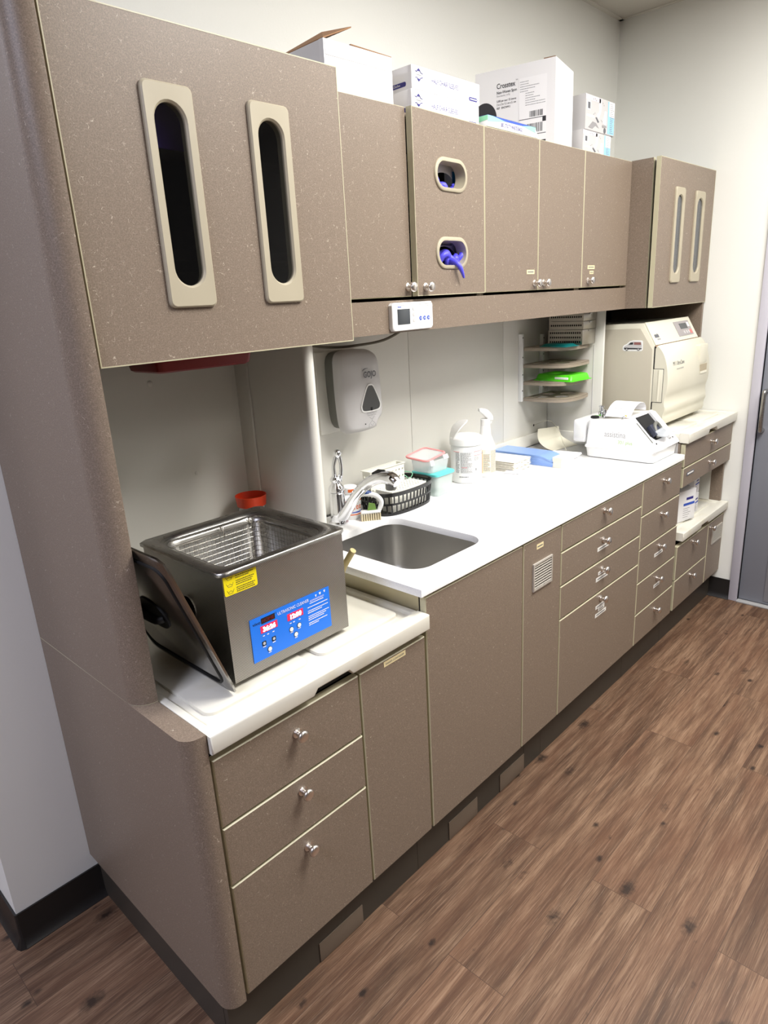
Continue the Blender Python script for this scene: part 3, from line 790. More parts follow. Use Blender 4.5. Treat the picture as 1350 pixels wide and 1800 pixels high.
for u0, u1, v0, v1, s in ((.112, .312, .235, .395, '36:26'), (.437, .637, .235, .395, '12:00')):
    d = MB(); d.rect(O2, X, Z, u0 * pw, u1 * pw, (1 - v1) * ph, (1 - v0) * ph, 0, .0005)
    d.text(s, O2 + X * ((u0 + u1) / 2 * pw) + Z * ((1 - v1 + .025) * ph) + NY * .0009, X, Z, .0148, 1, 'CENTER', 1.05, .03)
    d.build('led_display', ['ledglow', 'led'], cpo)
for u, v, dk in ((.135, .64, 1), (.252, .635, 1), (.192, .825, 0), (.472, .615, 0), (.572, .60, 0), (.522, .78, 0)):
    k = MB(); c = O2 + X * (u * pw) + Z * ((1 - v) * ph)
    if dk: k.plate([(c.x + a, c.z + bb) for a, bb in rrect(-.0052, .0052, -.0052, .0052, .0016, 3)], [], 'y', c.y - .0008, c.y, 1); k.lathe([(.0035, .0008), (.0033, .0013), (.0005, .0014)], c, 16, '-y', 0)
    else: k.lathe([(.0062, 0), (.006, .0008)], c, 20, '-y', 1); k.lathe([(.0052, .0008), (.005, .0015), (.0005, .0016)], c, 20, '-y', 0)
    k.rect(O2, X, Z, u * pw - .004, u * pw + .004, (1 - v) * ph - .0088, (1 - v) * ph - .0072, 2, .0003)
    k.build('button', ['greyl' if dk else 'white', 'black', 'paper'], cpo)
ys = MB(); ys.plate(rrect(.1245, .2065, 1.0505, 1.0985, .004, 3), [], 'y', UY0 - .0012, UY0 - .0002, 0)
Oy = Vector((.1245, UY0 - .0013, 1.0505))
for k in range(3):
    for j, w in enumerate((.046, .043, .030 + .006 * k)):
        q = .029
        while q < .029 + w: d = random.uniform(.002, .005); ys.rect(Oy, X, Z, q, q + d, .0415 - k * .015 - j * .0042, .0432 - k * .015 - j * .0042, 1, .0002); q += d + .001
    ys.tube([Oy + X * x + Z * z for x, z in ((.006, .042 - k * .015), (.010, .034 - k * .015), (.019, .034 - k * .015), (.023, .042 - k * .015))], .0004, 4, 1)
    ys.tube([Oy + X * x + Z * z for x, z in ((.009, .037 - k * .015), (.0145, .04 - k * .015), (.02, .037 - k * .015))], .0004, 4, 1)
ys.build('warning_sticker', ['yellow', 'dkprint'], t)
sh = MB(); sh.lathe([(.001, 0), (.026, 0), (.03, .004), (.032, .004), (.03, -.0005), (.001, -.001)], (UX0, .24, .985), 24, '-x', cap=False); sh.build('side_handle', 'steel', t)
# wire basket
t = thing('wire_basket', 'fine wire basket hanging inside the ultrasonic cleaner tank', 'basket', (.29, .25, .94))
bx0, bx1, by0, by1, bz0, bz1 = UX0 + .042, UX1 - .042, UY0 + .042, UY1 - .042, .94, 1.083
wv = MB(); st_ = .0125
per = rrect(bx0, bx1, by0, by1, .02, 4)
def wallwires(n):
    P = resample(per, n)
    for p in P: wv.tube([(p[0], p[1], bz0), (p[0], p[1], bz1)], .0006, 4)
wallwires(int(2 * (bx1 - bx0 + by1 - by0) / st_))
for k in range(12): wv.tube([(x, y, bz0 + (bz1 - bz0) * k / 11) for x, y in per], .0006, 4, closed=True)
x = bx0 + st_
while x < bx1 - .004: wv.tube([(x, by0 + .002, bz0), (x, by1 - .002, bz0)], .0006, 4); x += st_
y = by0 + st_
while y < by1 - .004: wv.tube([(bx0 + .002, y, bz0), (bx1 - .002, y, bz0)], .0006, 4); y += st_
wv.build('mesh', 'wire', t)
MB().tube([(x, y, bz1) for x, y in rrect(bx0 - .001, bx1 + .001, by0 - .001, by1 + .001, .02, 5)], .0019, 8, closed=True).build('rim_wire', 'wire', t)
for xx in (bx1 - .02, bx1 - .105):
    MB().tube([(xx, by1 - .001, bz1), (xx, by1 + .003, bz1 + .008), (xx, by1 + .004, bz1 + .012), (xx + .001, by1, bz1 + .016), (xx + .001, by1 - .008, bz1 + .006), (xx + .001, by1 - .008, bz1 - .012)], .0016, 8, smooth=4).build('hook', 'wire', t)
# lid leaning on the left
t = thing('cleaner_lid', 'stainless lid with a black grip leaning between the cleaner and the cabinet side panel', 'lid', (.05, .25, .84))
dx, dzv, Lv = -.117, .338, .3577
Vv = Vector((dx, 0, dzv)).normalized(); Nn = Y.cross(Vv)
base = Vector((.106, .0655, .8392))
ML = Matrix(((0, Vv.x, Nn.x, base.x), (1, Vv.y, Nn.y, base.y), (0, Vv.z, Nn.z, base.z), (0, 0, 0, 1)))
lw_, lh_ = .350, Lv
l = MB(); N = 56; oo = resample(rrect(0, lw_, 0, lh_, .018), N); ii = resample(rrect(.004, lw_ - .004, .004, lh_ - .004, .016), N); i2 = resample(rrect(.03, lw_ - .03, .03, lh_ - .03, .03), N); i3 = resample(rrect(.045, lw_ - .045, .045, lh_ - .045, .03), N)
W = lambda L, w: [(a, c, w) for a, c in L]
l.loft([W(i3, .0055), W(oo, .0055), W(oo, .001), W(ii, -.001), W(i2, -.001), W(i3, -.007)])
l.xf(ML).build('sheet', 'lidst', t)
g = MB(); hc = (lw_ / 2, lh_ * .5)
g.loft([W(circ(hc[0], hc[1], .058, 28, .040), -.0068), W(circ(hc[0], hc[1], .058, 28, .040), -.010), W(circ(hc[0], hc[1], .05, 28, .032), -.010), W(circ(hc[0], hc[1], .046, 28, .028), -.0085)])
g.xf(ML).build('grip', 'black', t)
g = MB(); g.tube([(hc[0] - .044, hc[1], -.0095), (hc[0] - .03, hc[1], -.02), (hc[0] + .03, hc[1], -.02), (hc[0] + .044, hc[1], -.0095)], [.008, .01, .01, .008], 10, smooth=4); g.xf(ML).build('grip_bar', 'black', t)
s_ = MB(); s_.tube([ML @ Vector((a, c, -.002)) for a, c in rrect(.024, lw_ - .024, .02, lh_ - .028, .03)], .0032, 6, closed=True); s_.build('gasket', 'black', t)
# tan hose behind
t = thing('hose', 'short tan rubber hose standing up between the cleaner and the sink cabinet', 'hose')
MB().tube([(.535, .20, .8475), (.54, .215, .89), (.552, .20, .945), (.558, .18, .98), (.5605, .166, 1.0005)], .0085, 12, smooth=4).build('tube', 'tan', t)
# jar with orange lid
t = thing('jar', 'small clear jar with an orange red lid in the back corner of the near worktop', 'jar', (.548, .578, .838))
c = (.548, .578, .838)
MB().lathe([(.001, 0), (.038, 0), (.041, .006), (.041, .20), (.038, .2195), (.036, .2195), (.038, .20), (.038, .006), (.001, .004)], c, 32, cap=False).build('body', 'clearcup', t)
MB().lathe([(.041, .220), (.0425, .221), (.0455, .2495), (.046, .251), (.0445, .2515), (.042, .234), (.001, .232)], c, 40, cap=False).build('lid', 'orange', t)

# ------------------------------------------------------------------ faucet
t = thing('faucet', 'chrome single lever sink faucet with a pull-out spray head', 'faucet', (.868, .568, ZC))
fx, fy = .876, .566
MB().lathe([(.033, .0005), (.033, .005), (.0265, .009), (.0265, .104), (.025, .1065), (.0235, .1085)], (fx, fy, ZC), 32).build('body', 'chrome', t)
MB().lathe([(.0235, .1088), (.0265, .1105), (.0265, .119), (.024, .128), (.0165, .136), (.015, .141), (.019, .147), (.0195, .153), (.014, .160), (.001, .163)], (fx, fy, ZC), 32).build('cap', 'chrome', t)
h = MB()
h.tube([(fx - .004, fy, 1.058), (fx - .005, fy, 1.08), (fx - .001, fy + .004, 1.108), (fx + .012, fy + .006, 1.134)], [.012, .0075, .0062, .0075], 10, smooth=5)
h.tube([(fx + .006, fy - .010, 1.058), (fx + .014, fy - .012, 1.082), (fx + .020, fy - .008, 1.110), (fx + .022, fy - .001, 1.134)], [.011, .007, .006, .0075], 10, smooth=5)
h.lathe([(.001, -.013), (.008, -.011), (.0125, -.004), (.0135, .002), (.011, .010), (.005, .0145), (.001, .015)], (fx + .0185, fy + .003, 1.144), 20)
h.build('lever', 'chrome', t)
MB().tube([(fx, fy - .012, .930), (fx + .002, .52, .968), (fx + .003, .478, 1.021), (fx + .004, .438, 1.058)], [.019, .0185, .0175, .017], 16, smooth=6).build('spout', 'chrome', t)
sh = MB(); sh.tube([(fx + .004, .4365, 1.059), (fx + .004, .40, 1.082), (fx + .004, .355, 1.098), (fx + .004, .318, 1.098), (fx + .004, .296, 1.088)], [.0185, .018, .0195, .022, .015], 16, smooth=6)
sho = sh.build('spray_head', 'chrome', t)
MB().lathe([(.015, 0), (.017, .004), (.017, .018), (.012, .0195)], (fx + .004, .322, 1.0645), 20).build('nozzle', 'grey', sho)
MB().tube([(fx + .004, .395, 1.103), (fx + .004, .37, 1.114), (fx + .004, .345, 1.119)], [.006, .008, .004], 10).build('spray_button', 'black', sho)

# ------------------------------------------------------------------ soap dispenser
t = thing('soap_dispenser', 'white and grey automatic soap dispenser mounted on the wall above the sink', 'dispenser', (1.01, .665, 1.2))
MB().box(.905, 1.085, .652, .6645, 1.195, 1.465, .004).build('back_plate', 'panel', t)
ol = [(.913, 1.40), (.9155, 1.435), (.935, 1.4555), (1.0, 1.4585), (1.06, 1.452), (1.088, 1.432), (1.098, 1.39), (1.103, 1.32), (1.105, 1.255), (1.098, 1.228), (1.076, 1.212), (1.070, 1.194), (1.045, 1.1875), (.99, 1.187), (.945, 1.191), (.926, 1.206), (.918, 1.24), (.913, 1.32)]
ol = [(a + .006, b_ + .010) for a, b_ in ol]
SO = resample([tuple(p)[:2] for p in catmull([Vector((a, b_, 0)) for a, b_ in ol], 6, True)], 72)
mid = Vector((1.020, 1.335))
ins = lambda k: [(mid.x + (a - mid.x) * k, mid.y + (b_ - mid.y) * k) for a, b_ in SO]
RY = lambda L, y: [(a, y, b_) for a, b_ in L]
hsg = lambda k: [(a + .016, b_ + .002) for a, b_ in ins(k)]
MB().loft([RY(hsg(.92), .6518), RY(hsg(.95), .645), RY(hsg(.95), .592), RY(hsg(.93), .589)]).build('housing', 'grey', t)
def bulge(L, y0, amt): return [(a, y0 - amt * max(0, 1 - ((a - 1.015) / .11) ** 2) * max(.15, 1 - ((b_ - 1.29) / .2) ** 2), b_) for a, b_ in L]
fc = MB(); fc.loft([RY(ins(1.0), .5885), RY(ins(1.0), .575), bulge(ins(.955), .562, .008), bulge(ins(.86), .556, .010), bulge(ins(.5), .553, .012), bulge(ins(.05), .552, .012)])
fco = fc.build('front_cover', 'greyl', t, ang=50)
OY = .5385
tri = [(a * 1.24, b_ * 1.16) for a, b_ in [(0, .042), (.012, .036), (.032, -.006), (.034, -.02), (.024, -.029), (-.024, -.029), (-.034, -.02), (-.032, -.006), (-.012, .036)]]
TR = resample([tuple(p)[:2] for p in catmull([Vector((a, b_, 0)) for a, b_ in tri], 5, True)], 40)
wd = MB(); tc = (1.034, 1.302); RT = lambda k, y: [(tc[0] + a * k, y, tc[1] + b_ * k) for a, b_ in TR]
wd.loft([RT(1.08, .551), RT(1.08, OY), RT(1.0, OY - .001), RT(.97, OY + .0015)], cap0=False, mi=0)
wdo = wd.build('window_rim', 'white', fco)
MB().loft([RT(.985, OY + .004), RT(.985, OY + .0006)]).build('window', 'lens', fco)
MB().box(1.032, 1.04, OY - .001, OY + .002, 1.2675, 1.278, .001).build('level_tab', 'black', fco)
lg = MB(); lg.text('GOJO', (1.034, .5375, 1.378), X, Z, .0265, 0, 'CENTER', .84, .028)
lg.tube([(1.001 + .0005 * k * k + .001, .5378, 1.398 + .0085 * math.sin(k / 7 * 1.6)) for k in range(8)], [.0004, .0013, .0009], 4)
lg.text('Automatic Dispenser', (1.034, .5376, 1.2585), X, Z, .0056, 0, 'CENTER'); lg.text('Foam Hand Wash', (1.034, .5376, 1.2515), X, Z, .0056, 0, 'CENTER')
ic = [(1.022, 1.247), (1.030, 1.241), (1.034, 1.2395), (1.038, 1.241), (1.046, 1.248)]
lg.tube([(a, .5382, b_) for a, b_ in ic], .0004, 4); lg.tube([(1.034, .5382, 1.2395), (1.034, .5382, 1.234)], .0004, 4)
lg.tube([(1.018, .5386, 1.213), (1.019, .5384, 1.222), (1.027, .5382, 1.229), (1.034, .5382, 1.234), (1.041, .5382, 1.229), (1.049, .5384, 1.222), (1.05, .5386, 1.213)], .0004, 4)
lg.tube([(1.027, .5386, 1.224), (1.034, .5386, 1.217), (1.041, .5386, 1.224)], .0004, 4)
lg.build('print', 'greyt', fco)
MB().lathe([(.0022, 0), (.0022, .0012), (.0005, .0013)], (1.006, .5425, 1.226), 12, '-y').build('sensor', 'black', fco)
MB().loft([[(a, y, b_) for a, b_ in circ(1.02, 1.4585, .05, 20, .006)] for y in (.60, .575)]).build('latch', 'grey', t)
t = thing('cable', 'grey cable hanging in a curve under the wall cabinets behind the control panel', 'cable')
MB().tube([(1.14, .40, 1.572), (1.115, .44, 1.53), (1.07, .50, 1.492), (1.01, .575, 1.479), (.95, .622, 1.4785), (.88, .640, 1.490), (.80, .64, 1.52), (.76, .645, 1.572)], .0042, 8, smooth=6).build('cord', 'cable', t)
# ------------------------------------------------------------------ control panel on the valance
t = thing('control_panel', 'white touch control unit with a dark screen and blue buttons stuck on the cabinet valance', 'control panel', (.98, .305, 1.567))
qx0, qx1, qz0, qz1, qy = .889, 1.0665, 1.528, 1.605, .290
q = MB(); N = 48
q.loft([RY(resample(rrect(qx0, qx1, qz0, qz1, .008), N), .3046), RY(resample(rrect(qx0, qx1, qz0, qz1, .008), N), qy + .002), RY(resample(rrect(qx0 + .002, qx1 - .002, qz0 + .002, qz1 - .002, .007), N), qy)])
q.build('casing', 'whitegl', t)
P2 = lambda u, v: (qx0 + u * (qx1 - qx0), qz1 - v * (qz1 - qz0))
a = P2(.115, .23); b_ = P2(.415, .78)
MB().box(a[0], b_[0], qy - .0008, qy, b_[1], a[1], .0003).build('screen', 'screen', t)
pr = MB()
for k in range(4): pr.rect((0, qy - .0001, 0), X, Z, P2(.13 + .022 * k, 0)[0], P2(.146 + .022 * k, 0)[0], P2(0, .175)[1], P2(0, .13 + .01 * (k % 2))[1], 0, .0003)
pr.rect((0, qy - .0001, 0), X, Z, P2(.05, 0)[0], P2(.95, 0)[0], P2(0, .095)[1], P2(0, .085)[1], 1, .0003)
for u in (.68, .78, .88):
    p = P2(u, .76); pr.rect((0, qy - .0001, 0), X, Z, p[0] - .004, p[0] + .004, p[1], p[1] + .001, 1, .0003)
for u in (.77, .87):
    p = P2(u, .16); pr.rect((0, qy - .0001, 0), X, Z, p[0] - .005, p[0] + .005, p[1], p[1] + .001, 1, .0003)
pr.build('print', ['blueprint', 'ltprint'], t)
for u, v, k in ((.515, .24, 0), (.515, .45, 0), (.515, .655, 0), (.775, .29, 1), (.872, .29, 1), (.68, .6, 2), (.78, .6, 2), (.88, .6, 2)):
    p = P2(u, v); bt = MB(); cc = (p[0], qy, p[1])
    if k == 1: bt.tube([(p[0] + .006 * math.cos(w_), qy - .0003, p[1] + .0066 * math.sin(w_)) for w_ in [i * PI / 10 for i in range(20)]], .0003, 4, closed=True); bt.tube([(p[0] - .002, qy - .0003, p[1] - .002), (p[0] + .002, qy - .0003, p[1] + .002)], .0003, 4)
    else:
        bt.lathe([(.0062, 0), (.0058, .0008), (.0005, .0009)], cc, 20, '-y', 0)
        if k == 2: bt.poly((p[0], qy - .001, p[1]), X, Z, [(-.0015, -.003), (.002, -.001), (.002, .001), (-.0015, .003)], 1)
        else: bt.rect((p[0], qy - .001, p[1]), X, Z, -.0016, .0016, -.0012, .0012, 1)
    bt.build('button', [('greyl', 'ltprint', 'blueprint')[k], 'white'], t)

# ------------------------------------------------------------------ things round the sink
def arc(m, c, r, z0, z1, a0, a1, mi, th=.0005):
    n = max(2, int(abs(a1 - a0) / .12)); q0 = [(c[0] + r * math.cos(a0 + (a1 - a0) * i / n), c[1] + r * math.sin(a0 + (a1 - a0) * i / n)) for i in range(n + 1)]
    q1 = [(c[0] + (r + th) * math.cos(a0 + (a1 - a0) * i / n), c[1] + (r + th) * math.sin(a0 + (a1 - a0) * i / n)) for i in range(n + 1)]
    m.loft([[(p[0], p[1], c[2] + z0), (p[0], p[1], c[2] + z1), (s[0], s[1], c[2] + z1), (s[0], s[1], c[2] + z0)] for p, s in zip(q0, q1)], mi)
D2 = math.radians
def textblock(m, c, r, z0, z1, a0, a1, mi, rows, seed=1):
    rnd = random.Random(seed)
    for k in range(rows):
        z = z1 - (z1 - z0) * (k + .5) / rows; h = (z1 - z0) / rows * .28; a = a0
        end = a1 - (a1 - a0) * rnd.choice((0, 0, 0, .1, .35))
        while a < end - .02:
            d = rnd.uniform(.05, .16); arc(m, c, r, z - h, z + h, a, min(a + d, end), mi); a += d + .025
t = thing('tub', 'small white tub with orange squares on its label behind the faucet', 'tub', (.945, .578, ZC))
c = (.945, .578, ZC + .0004)
MB().lathe([(.034, 0), (.036, .003), (.036, .07), (.033, .078), (.024, .084), (.024, .088)], c, 32).build('body', 'white', t)
MB().lathe([(.026, .0885), (.026, .108), (.024, .1105), (.001, .111)], c, 32).build('cap', 'white', t)
lb = MB(); arc(lb, c, .0362, .016, .019, D2(160), D2(330), 0); arc(lb, c, .0362, .063, .066, D2(160), D2(330), 0)
for k in range(5):
    a = D2(196 + 21 * k); arc(lb, c, .0362, .036, .048, a, a + D2(13), 0); arc(lb, c, .0368, .039, .045, a + D2(4), a + D2(9), 1)
textblock(lb, c, .0362, .022, .029, D2(200), D2(320), 2, 1)
arc(lb, c, .0263, .094, .104, D2(215), D2(265), 0)
lb.build('print', ['tangor', 'white', 'blueprint'], t)
t = thing('scrub_brush', 'white and blue hand scrub brush with pale bristles beside the black basket', 'brush', (.962, .500, ZC), math.radians(-38))
br = MB(); br.box(-.034, .034, -.014, .014, .024, .034, .005, seg=3); bb = br.build('head', 'white', t, local=True)
hd = MB(); hd.tube([(.030, 0, .033), (.038, 0, .06), (.02, 0, .083), (-.012, 0, .092), (-.036, 0, .088)], [.008, .0085, .009, .009, .007], 12, smooth=5); hd.build('handle', 'white', t, local=True)
hd = MB(); hd.tube([(.012, 0, .0885), (-.012, 0, .0955), (-.034, 0, .0915)], [.006, .0095, .007], 12, smooth=5); hd.build('grip', 'bluebr', t, local=True)
hd = MB(); hd.loft([[(x, y, z) for x, z in ((-.01, .0345), (.02, .0345), (.016, .055), (-.004, .060))] for y in (-.003, .003)]); hd.build('tag', mat('tag_green', (110, 146, 70), .5), t, local=True)
bs = MB()
for i in range(9):
    for j in range(4):
        x = -.029 + .00725 * i; y = -.0105 + .007 * j; bs.lathe([(.0028, .0), (.0022, .0245)], (x + (x * .06), y, .0004), 7)
o = bs.build('bristles', 'bristle', t, local=True); o['kind'] = 'stuff'
# black slotted basket with white perforated baskets in it
t = thing('basket', 'black slotted plastic basket beside the sink with white perforated bins in it', 'basket', (1.13, .54, ZC))
fp0 = [tuple(p)[:2] for p in catmull([Vector((a, b_, 0)) for a, b_ in ((.998, .56), (.993, .51), (1.012, .468), (1.062, .447), (1.15, .444), (1.232, .458), (1.268, .492), (1.272, .55), (1.256, .608), (1.15, .622), (1.03, .618))], 5, True)]
NS = 84
def fp(k, dz=0): return [(1.134 + (x - 1.134) * k, .535 + (y - .535) * (1 + (k - 1) * 1.4)) for x, y in resample(fp0, NS)]
z0, z1 = ZC + .0006, ZC + .083
def band(m, za, zb, ka, kb, th=.0032):
    A, B = fp(ka), fp(kb); ai, bi = fp(ka - .03), fp(kb - .03)
    m.loft([[(x, y, za) for x, y in ai], [(x, y, za) for x, y in A], [(x, y, zb) for x, y in B], [(x, y, zb) for x, y in bi], [(x, y, za) for x, y in ai]], cap0=False, cap1=False)
bk = MB(); kk = lambda z: .93 + .07 * (z - z0) / (z1 - z0)
band(bk, z0, z0 + .009, kk(z0), kk(z0 + .009)); band(bk, z0 + .037, z0 + .0435, kk(z0 + .037), kk(z0 + .0435)); band(bk, z1 - .014, z1, kk(z1 - .014), kk(z1) + .012)
for row, (za, zb) in enumerate(((z0 + .008, z0 + .038), (z0 + .0425, z1 - .013))):
    A, B = fp(kk(za) - .002), fp(kk(zb) - .002); Ai, Bi = fp(kk(za) - .026), fp(kk(zb) - .026)
    for i in range(0, NS, 2):
        j = (i + row) % NS; k2 = (j + 1) % NS
        f = lambda L: (L[j], (L[j][0] * .45 + L[k2][0] * .55, L[j][1] * .45 + L[k2][1] * .55))
        (a_, b2), (c_, d_) = f(A), f(B); (ai, bi), (ci, di) = f(Ai), f(Bi)
        bk.loft([[(a_[0], a_[1], za), (b2[0], b2[1], za), (bi[0], bi[1], za), (ai[0], ai[1], za)], [(c_[0], c_[1], zb), (d_[0], d_[1], zb), (di[0], di[1], zb), (ci[0], ci[1], zb)]])
bk.loft([[(x, y, z) for x, y in fp(.93)] for z in (z0, z0 + .003)])
bk.build('body', mat('black_plastic', (16, 16, 17), .3), t, ang=30)
MB().box(1.266, 1.2835, .50, .565, z1 - .008, z1 - .003, .002).build('handle', 'toe', t)
MB().box(.974, .992, .52, .565, z1 - .008, z1 - .003, .002).build('handle', 'black', t)
def perfbin(name, label, x0, x1, y0, y1, z0, z1, tilt=0, rows=3):
    m = MB(); nx = int((x1 - x0) / .016)
    hs_ = [circ(x0 + (x1 - x0) * (i + .5) / nx, z0 + (z1 - z0) * (j + .8) / (rows + .6), .0042, 8)[::-1] for i in range(nx) for j in range(rows)]
    for y in (y0, y1 - .002): m.plate([(x0, z0), (x1, z0), (x1, z1), (x0, z1)], hs_, 'y', y, y + .002)
    ny = max(2, int((y1 - y0) / .016)); h2 = [circ(y0 + (y1 - y0) * (i + .5) / ny, z0 + (z1 - z0) * (j + .8) / (rows + .6), .0042, 8)[::-1] for i in range(ny) for j in range(rows)]
    for x in (x0, x1 - .002): m.plate([(y0 + .002, z0), (y1 - .002, z0), (y1 - .002, z1), (y0 + .002, z1)], h2, 'x', x, x + .002)
    m.box(x0, x1, y0, y1, z0 - .002, z0)
    m.loft([[(x, y, z1) for x, y in ((x0 - .004, y0 - .004), (x1 + .004, y0 - .004), (x1 + .004, y1 + .004), (x0 - .004, y1 + .004))]] + [[(x, y, z1 + .002) for x, y in ((x0 - .004, y0 - .004), (x1 + .004, y0 - .004), (x1 + .004, y1 + .004), (x0 - .004, y1 + .004))]] + [[(x, y, z1 + .002) for x, y in ((x0 + .002, y0 + .002), (x1 - .002, y0 + .002), (x1 - .002, y1 - .002), (x0 + .002, y1 - .002))]], cap0=False, cap1=False)
    if tilt:
        cc = Vector(((x0 + x1) / 2, (y0 + y1) / 2, z0)); m.xf(Matrix.Translation(cc) @ Matrix.Rotation(tilt, 4, 'X') @ Matrix.Translation(-cc))
    return tag(m.build(name, 'cream_w', ang=30), label, 'bin')
M['cream_w'] = mat('white_bin', (240, 239, 228), .4)
perfbin('perforated_bin', 'white perforated bin standing at the back of the black basket', 1.03, 1.205, .560, .598, ZC + .052, ZC + .140)
pl = MB(); pl.plate([(1.045, .476), (1.226, .476), (1.226, .552), (1.045, .552)], [circ(1.05 + .0138 * i + .006, .486 + .0142 * j, .0045, 8)[::-1] for i in range(12) for j in range(5)], 'z', ZC + .078, ZC + .0755)
pl.box(1.045, 1.226, .476, .4785, ZC + .006, ZC + .0756); pl.box(1.045, 1.226, .5495, .552, ZC + .006, ZC + .0756); pl.box(1.045, 1.0475, .4785, .5495, ZC + .006, ZC + .0756); pl.box(1.2235, 1.226, .4785, .5495, ZC + .006, ZC + .0756)
tag(pl.build('perforated_bin', 'cream_w', ang=30), 'white perforated bin lying upside down across the front of the black basket', 'bin')
t = thing('wire_clip', 'small mint coated wire clip hooked in the end of the black basket', 'clip')
MB().tube([(1.215, .60, 1.004), (1.218, .566, .999), (1.232, .562, .985), (1.252, .562, 1.001), (1.248, .6, 1.004), (1.235, .604, .99)], .0016, 6, smooth=3).build('wire', 'mint', t)
# food containers
def tubshape(m, x0, x1, y0, y1, z0, z1, r=.015, flare=.006, wall=.0016, mi=0):
    R4 = lambda i, z: [(x, y, z) for x, y in rrect(x0 + i, x1 - i, y0 + i, y1 - i, r, 5)]
    m.loft([R4(flare, z0), R4(0, z1), R4(wall, z1), R4(flare + wall, z0 + wall)], mi)
t = thing('food_container', 'clear plastic box with a teal lid under the pink lidded box', 'container', (1.33, .53, ZC))
m = MB(); tubshape(m, 1.285, 1.392, .475, .595, ZC + .0006, ZC + .077); m.build('body', 'clearg', t)
m = MB(); m.loft([[(x, y, z) for x, y in rrect(1.281 + i, 1.396 - i, .471 + i, .599 - i, .016)] for i, z in ((0, ZC + .0775), (0, ZC + .085), (.004, ZC + .088))]); m.build('lid', 'teall', t)
t = thing('food_container', 'small clear plastic box with a loose pink rimmed lid on top of the teal lid', 'container', (1.33, .53, ZC + .088))
m = MB(); tubshape(m, 1.275, 1.388, .49, .595, ZC + .0888, ZC + .136); m.build('body', 'clear', t)
m = MB(); Q = [(x, y) for x, y in rrect(-.06, .06, -.05, .05, .016)]
m.tube([(x, y, 0) for x, y in Q], .0042, 8, closed=True, mi=0); m.loft([[(x, y, z) for x, y in rrect(-.058, .058, -.048, .048, .015)] for z in (-.001, .0008)], 1)
m.xf(Matrix.Translation((1.318, .552, ZC + .1475)) @ Matrix.Rotation(.08, 4, 'X') @ Matrix.Rotation(-.09, 4, 'Y') @ Matrix.Rotation(.06, 4, 'Z')); m.build('lid', ['pink', 'clear'], t)
for a_, b2 in (((1.27, .494, 1.052), (1.292, .488, 1.032)), ((1.345, .494, 1.06), (1.375, .488, 1.044))):
    m = MB(); m.loft([[(a_[0], a_[1], a_[2]), (b2[0], a_[1], a_[2]), (b2[0], b2[1], b2[2]), (a_[0], b2[1], b2[2])], [(a_[0], a_[1] - .0016, a_[2]), (b2[0], a_[1] - .0016, a_[2]), (b2[0], b2[1] - .0016, b2[2]), (a_[0], b2[1] - .0016, b2[2])]]); m.build('latch', 'clear', t)
# wipes tub
t = thing('wipes_tub', 'white disinfectant wipes tub with its flip lid open', 'tub', (1.548, .537, ZC))
c = (1.548, .537, ZC + .0005)
MB().lathe([(.059, 0), (.062, .003), (.062, .012), (.061, .014), (.061, .143), (.059, .147)], c, 48).build('body', 'white', t)
MB().lathe([(.0595, .1475), (.0645, .149), (.0645, .170), (.061, .178), (.052, .183), (.047, .183), (.040, .177), (.001, .174)], c, 48).build('cap', 'white', t)
lt = MB(); pts = []
ax = Vector((c[0] - .05, c[1] + .03, c[2] + .172)); dirv = Vector((.052, -.03, .062)).normalized(); sd = Vector((.5, .86, 0)); up = dirv.cross(sd)
for k in range(11):
    f = k / 10; wdt = .036 * math.sqrt(max(0.02, 1 - (2 * f - 1) ** 2)) if f > .5 else .036 * (.55 + .45 * min(1, f * 2.4))
    p = ax + dirv * (f * .095) + up * (.014 * math.sin(f * PI)); pts.append([p - sd * wdt, p + sd * wdt, p + sd * wdt + up * .004, p - sd * wdt + up * .004])
lt.loft(pts); lt.build('flip_lid', 'clear_w', t)if 'clear_w' in M else lt.build('flip_lid', 'white', t)
lb = MB(); textblock(lb, c, .0613, .042, .124, D2(196), D2(240), 0, 22, 3); textblock(lb, c, .0613, .042, .124, D2(176), D2(192), 0, 20, 4); textblock(lb, c, .0613, .062, .067, D2(200), D2(230), 1, 1, 5)
arc(lb, c, .0613, .124, .1265, D2(246), D2(300), 1); arc(lb, c, .0613, .109, .111, D2(246), D2(300), 1); textblock(lb, c, .0613, .09, .106, D2(248), D2(272), 0, 4, 6)
arc(lb, c, .0613, .125, .127, D2(165), D2(192), 1); textblock(lb, c, .0613, .024, .030, D2(190), D2(226), 2, 1, 7); arc(lb, c, .0613, .05, .06, D2(252), D2(257), 2)
lb.build('label_print', ['tubprint', 'pink', 'ltprint'], t)
# spray bottle
t = thing('spray_bottle', 'white trigger spray bottle with an orange and cream label next to the wipes tub', 'bottle', (1.652, .517, ZC))
c = (1.652, .517, ZC + .0005)
MB().lathe([(.037, 0), (.0395, .004), (.0395, .006), (.039, .118), (.0395, .122), (.037, .128), (.026, .158), (.0225, .163), (.0195, .205), (.0185, .207)], c, 40).build('body', 'white', t)
MB().lathe([(.0195, .2072), (.0195, .229), (.017, .231)], c, 28).build('collar', 'white', t)
tg = MB(); hv = Vector((.85, -.53, 0)); sv = Vector((.53, .85, 0)); C0_ = Vector(c)
sec = [(-.027, .268, .008, .006), (-.012, .261, .013, .013), (.006, .249, .015, .019), (.021, .238, .014, .015), (.029, .232, .010, .009)]
tg.loft([[C0_ + hv * d + sv * a + Z * (h + b2) for a, b2 in rrect(-w_, w_, -hh, hh, min(w_, hh) * .5, 3)] for d, h, w_, hh in sec]); tg.build('spray_head', 'white', t)
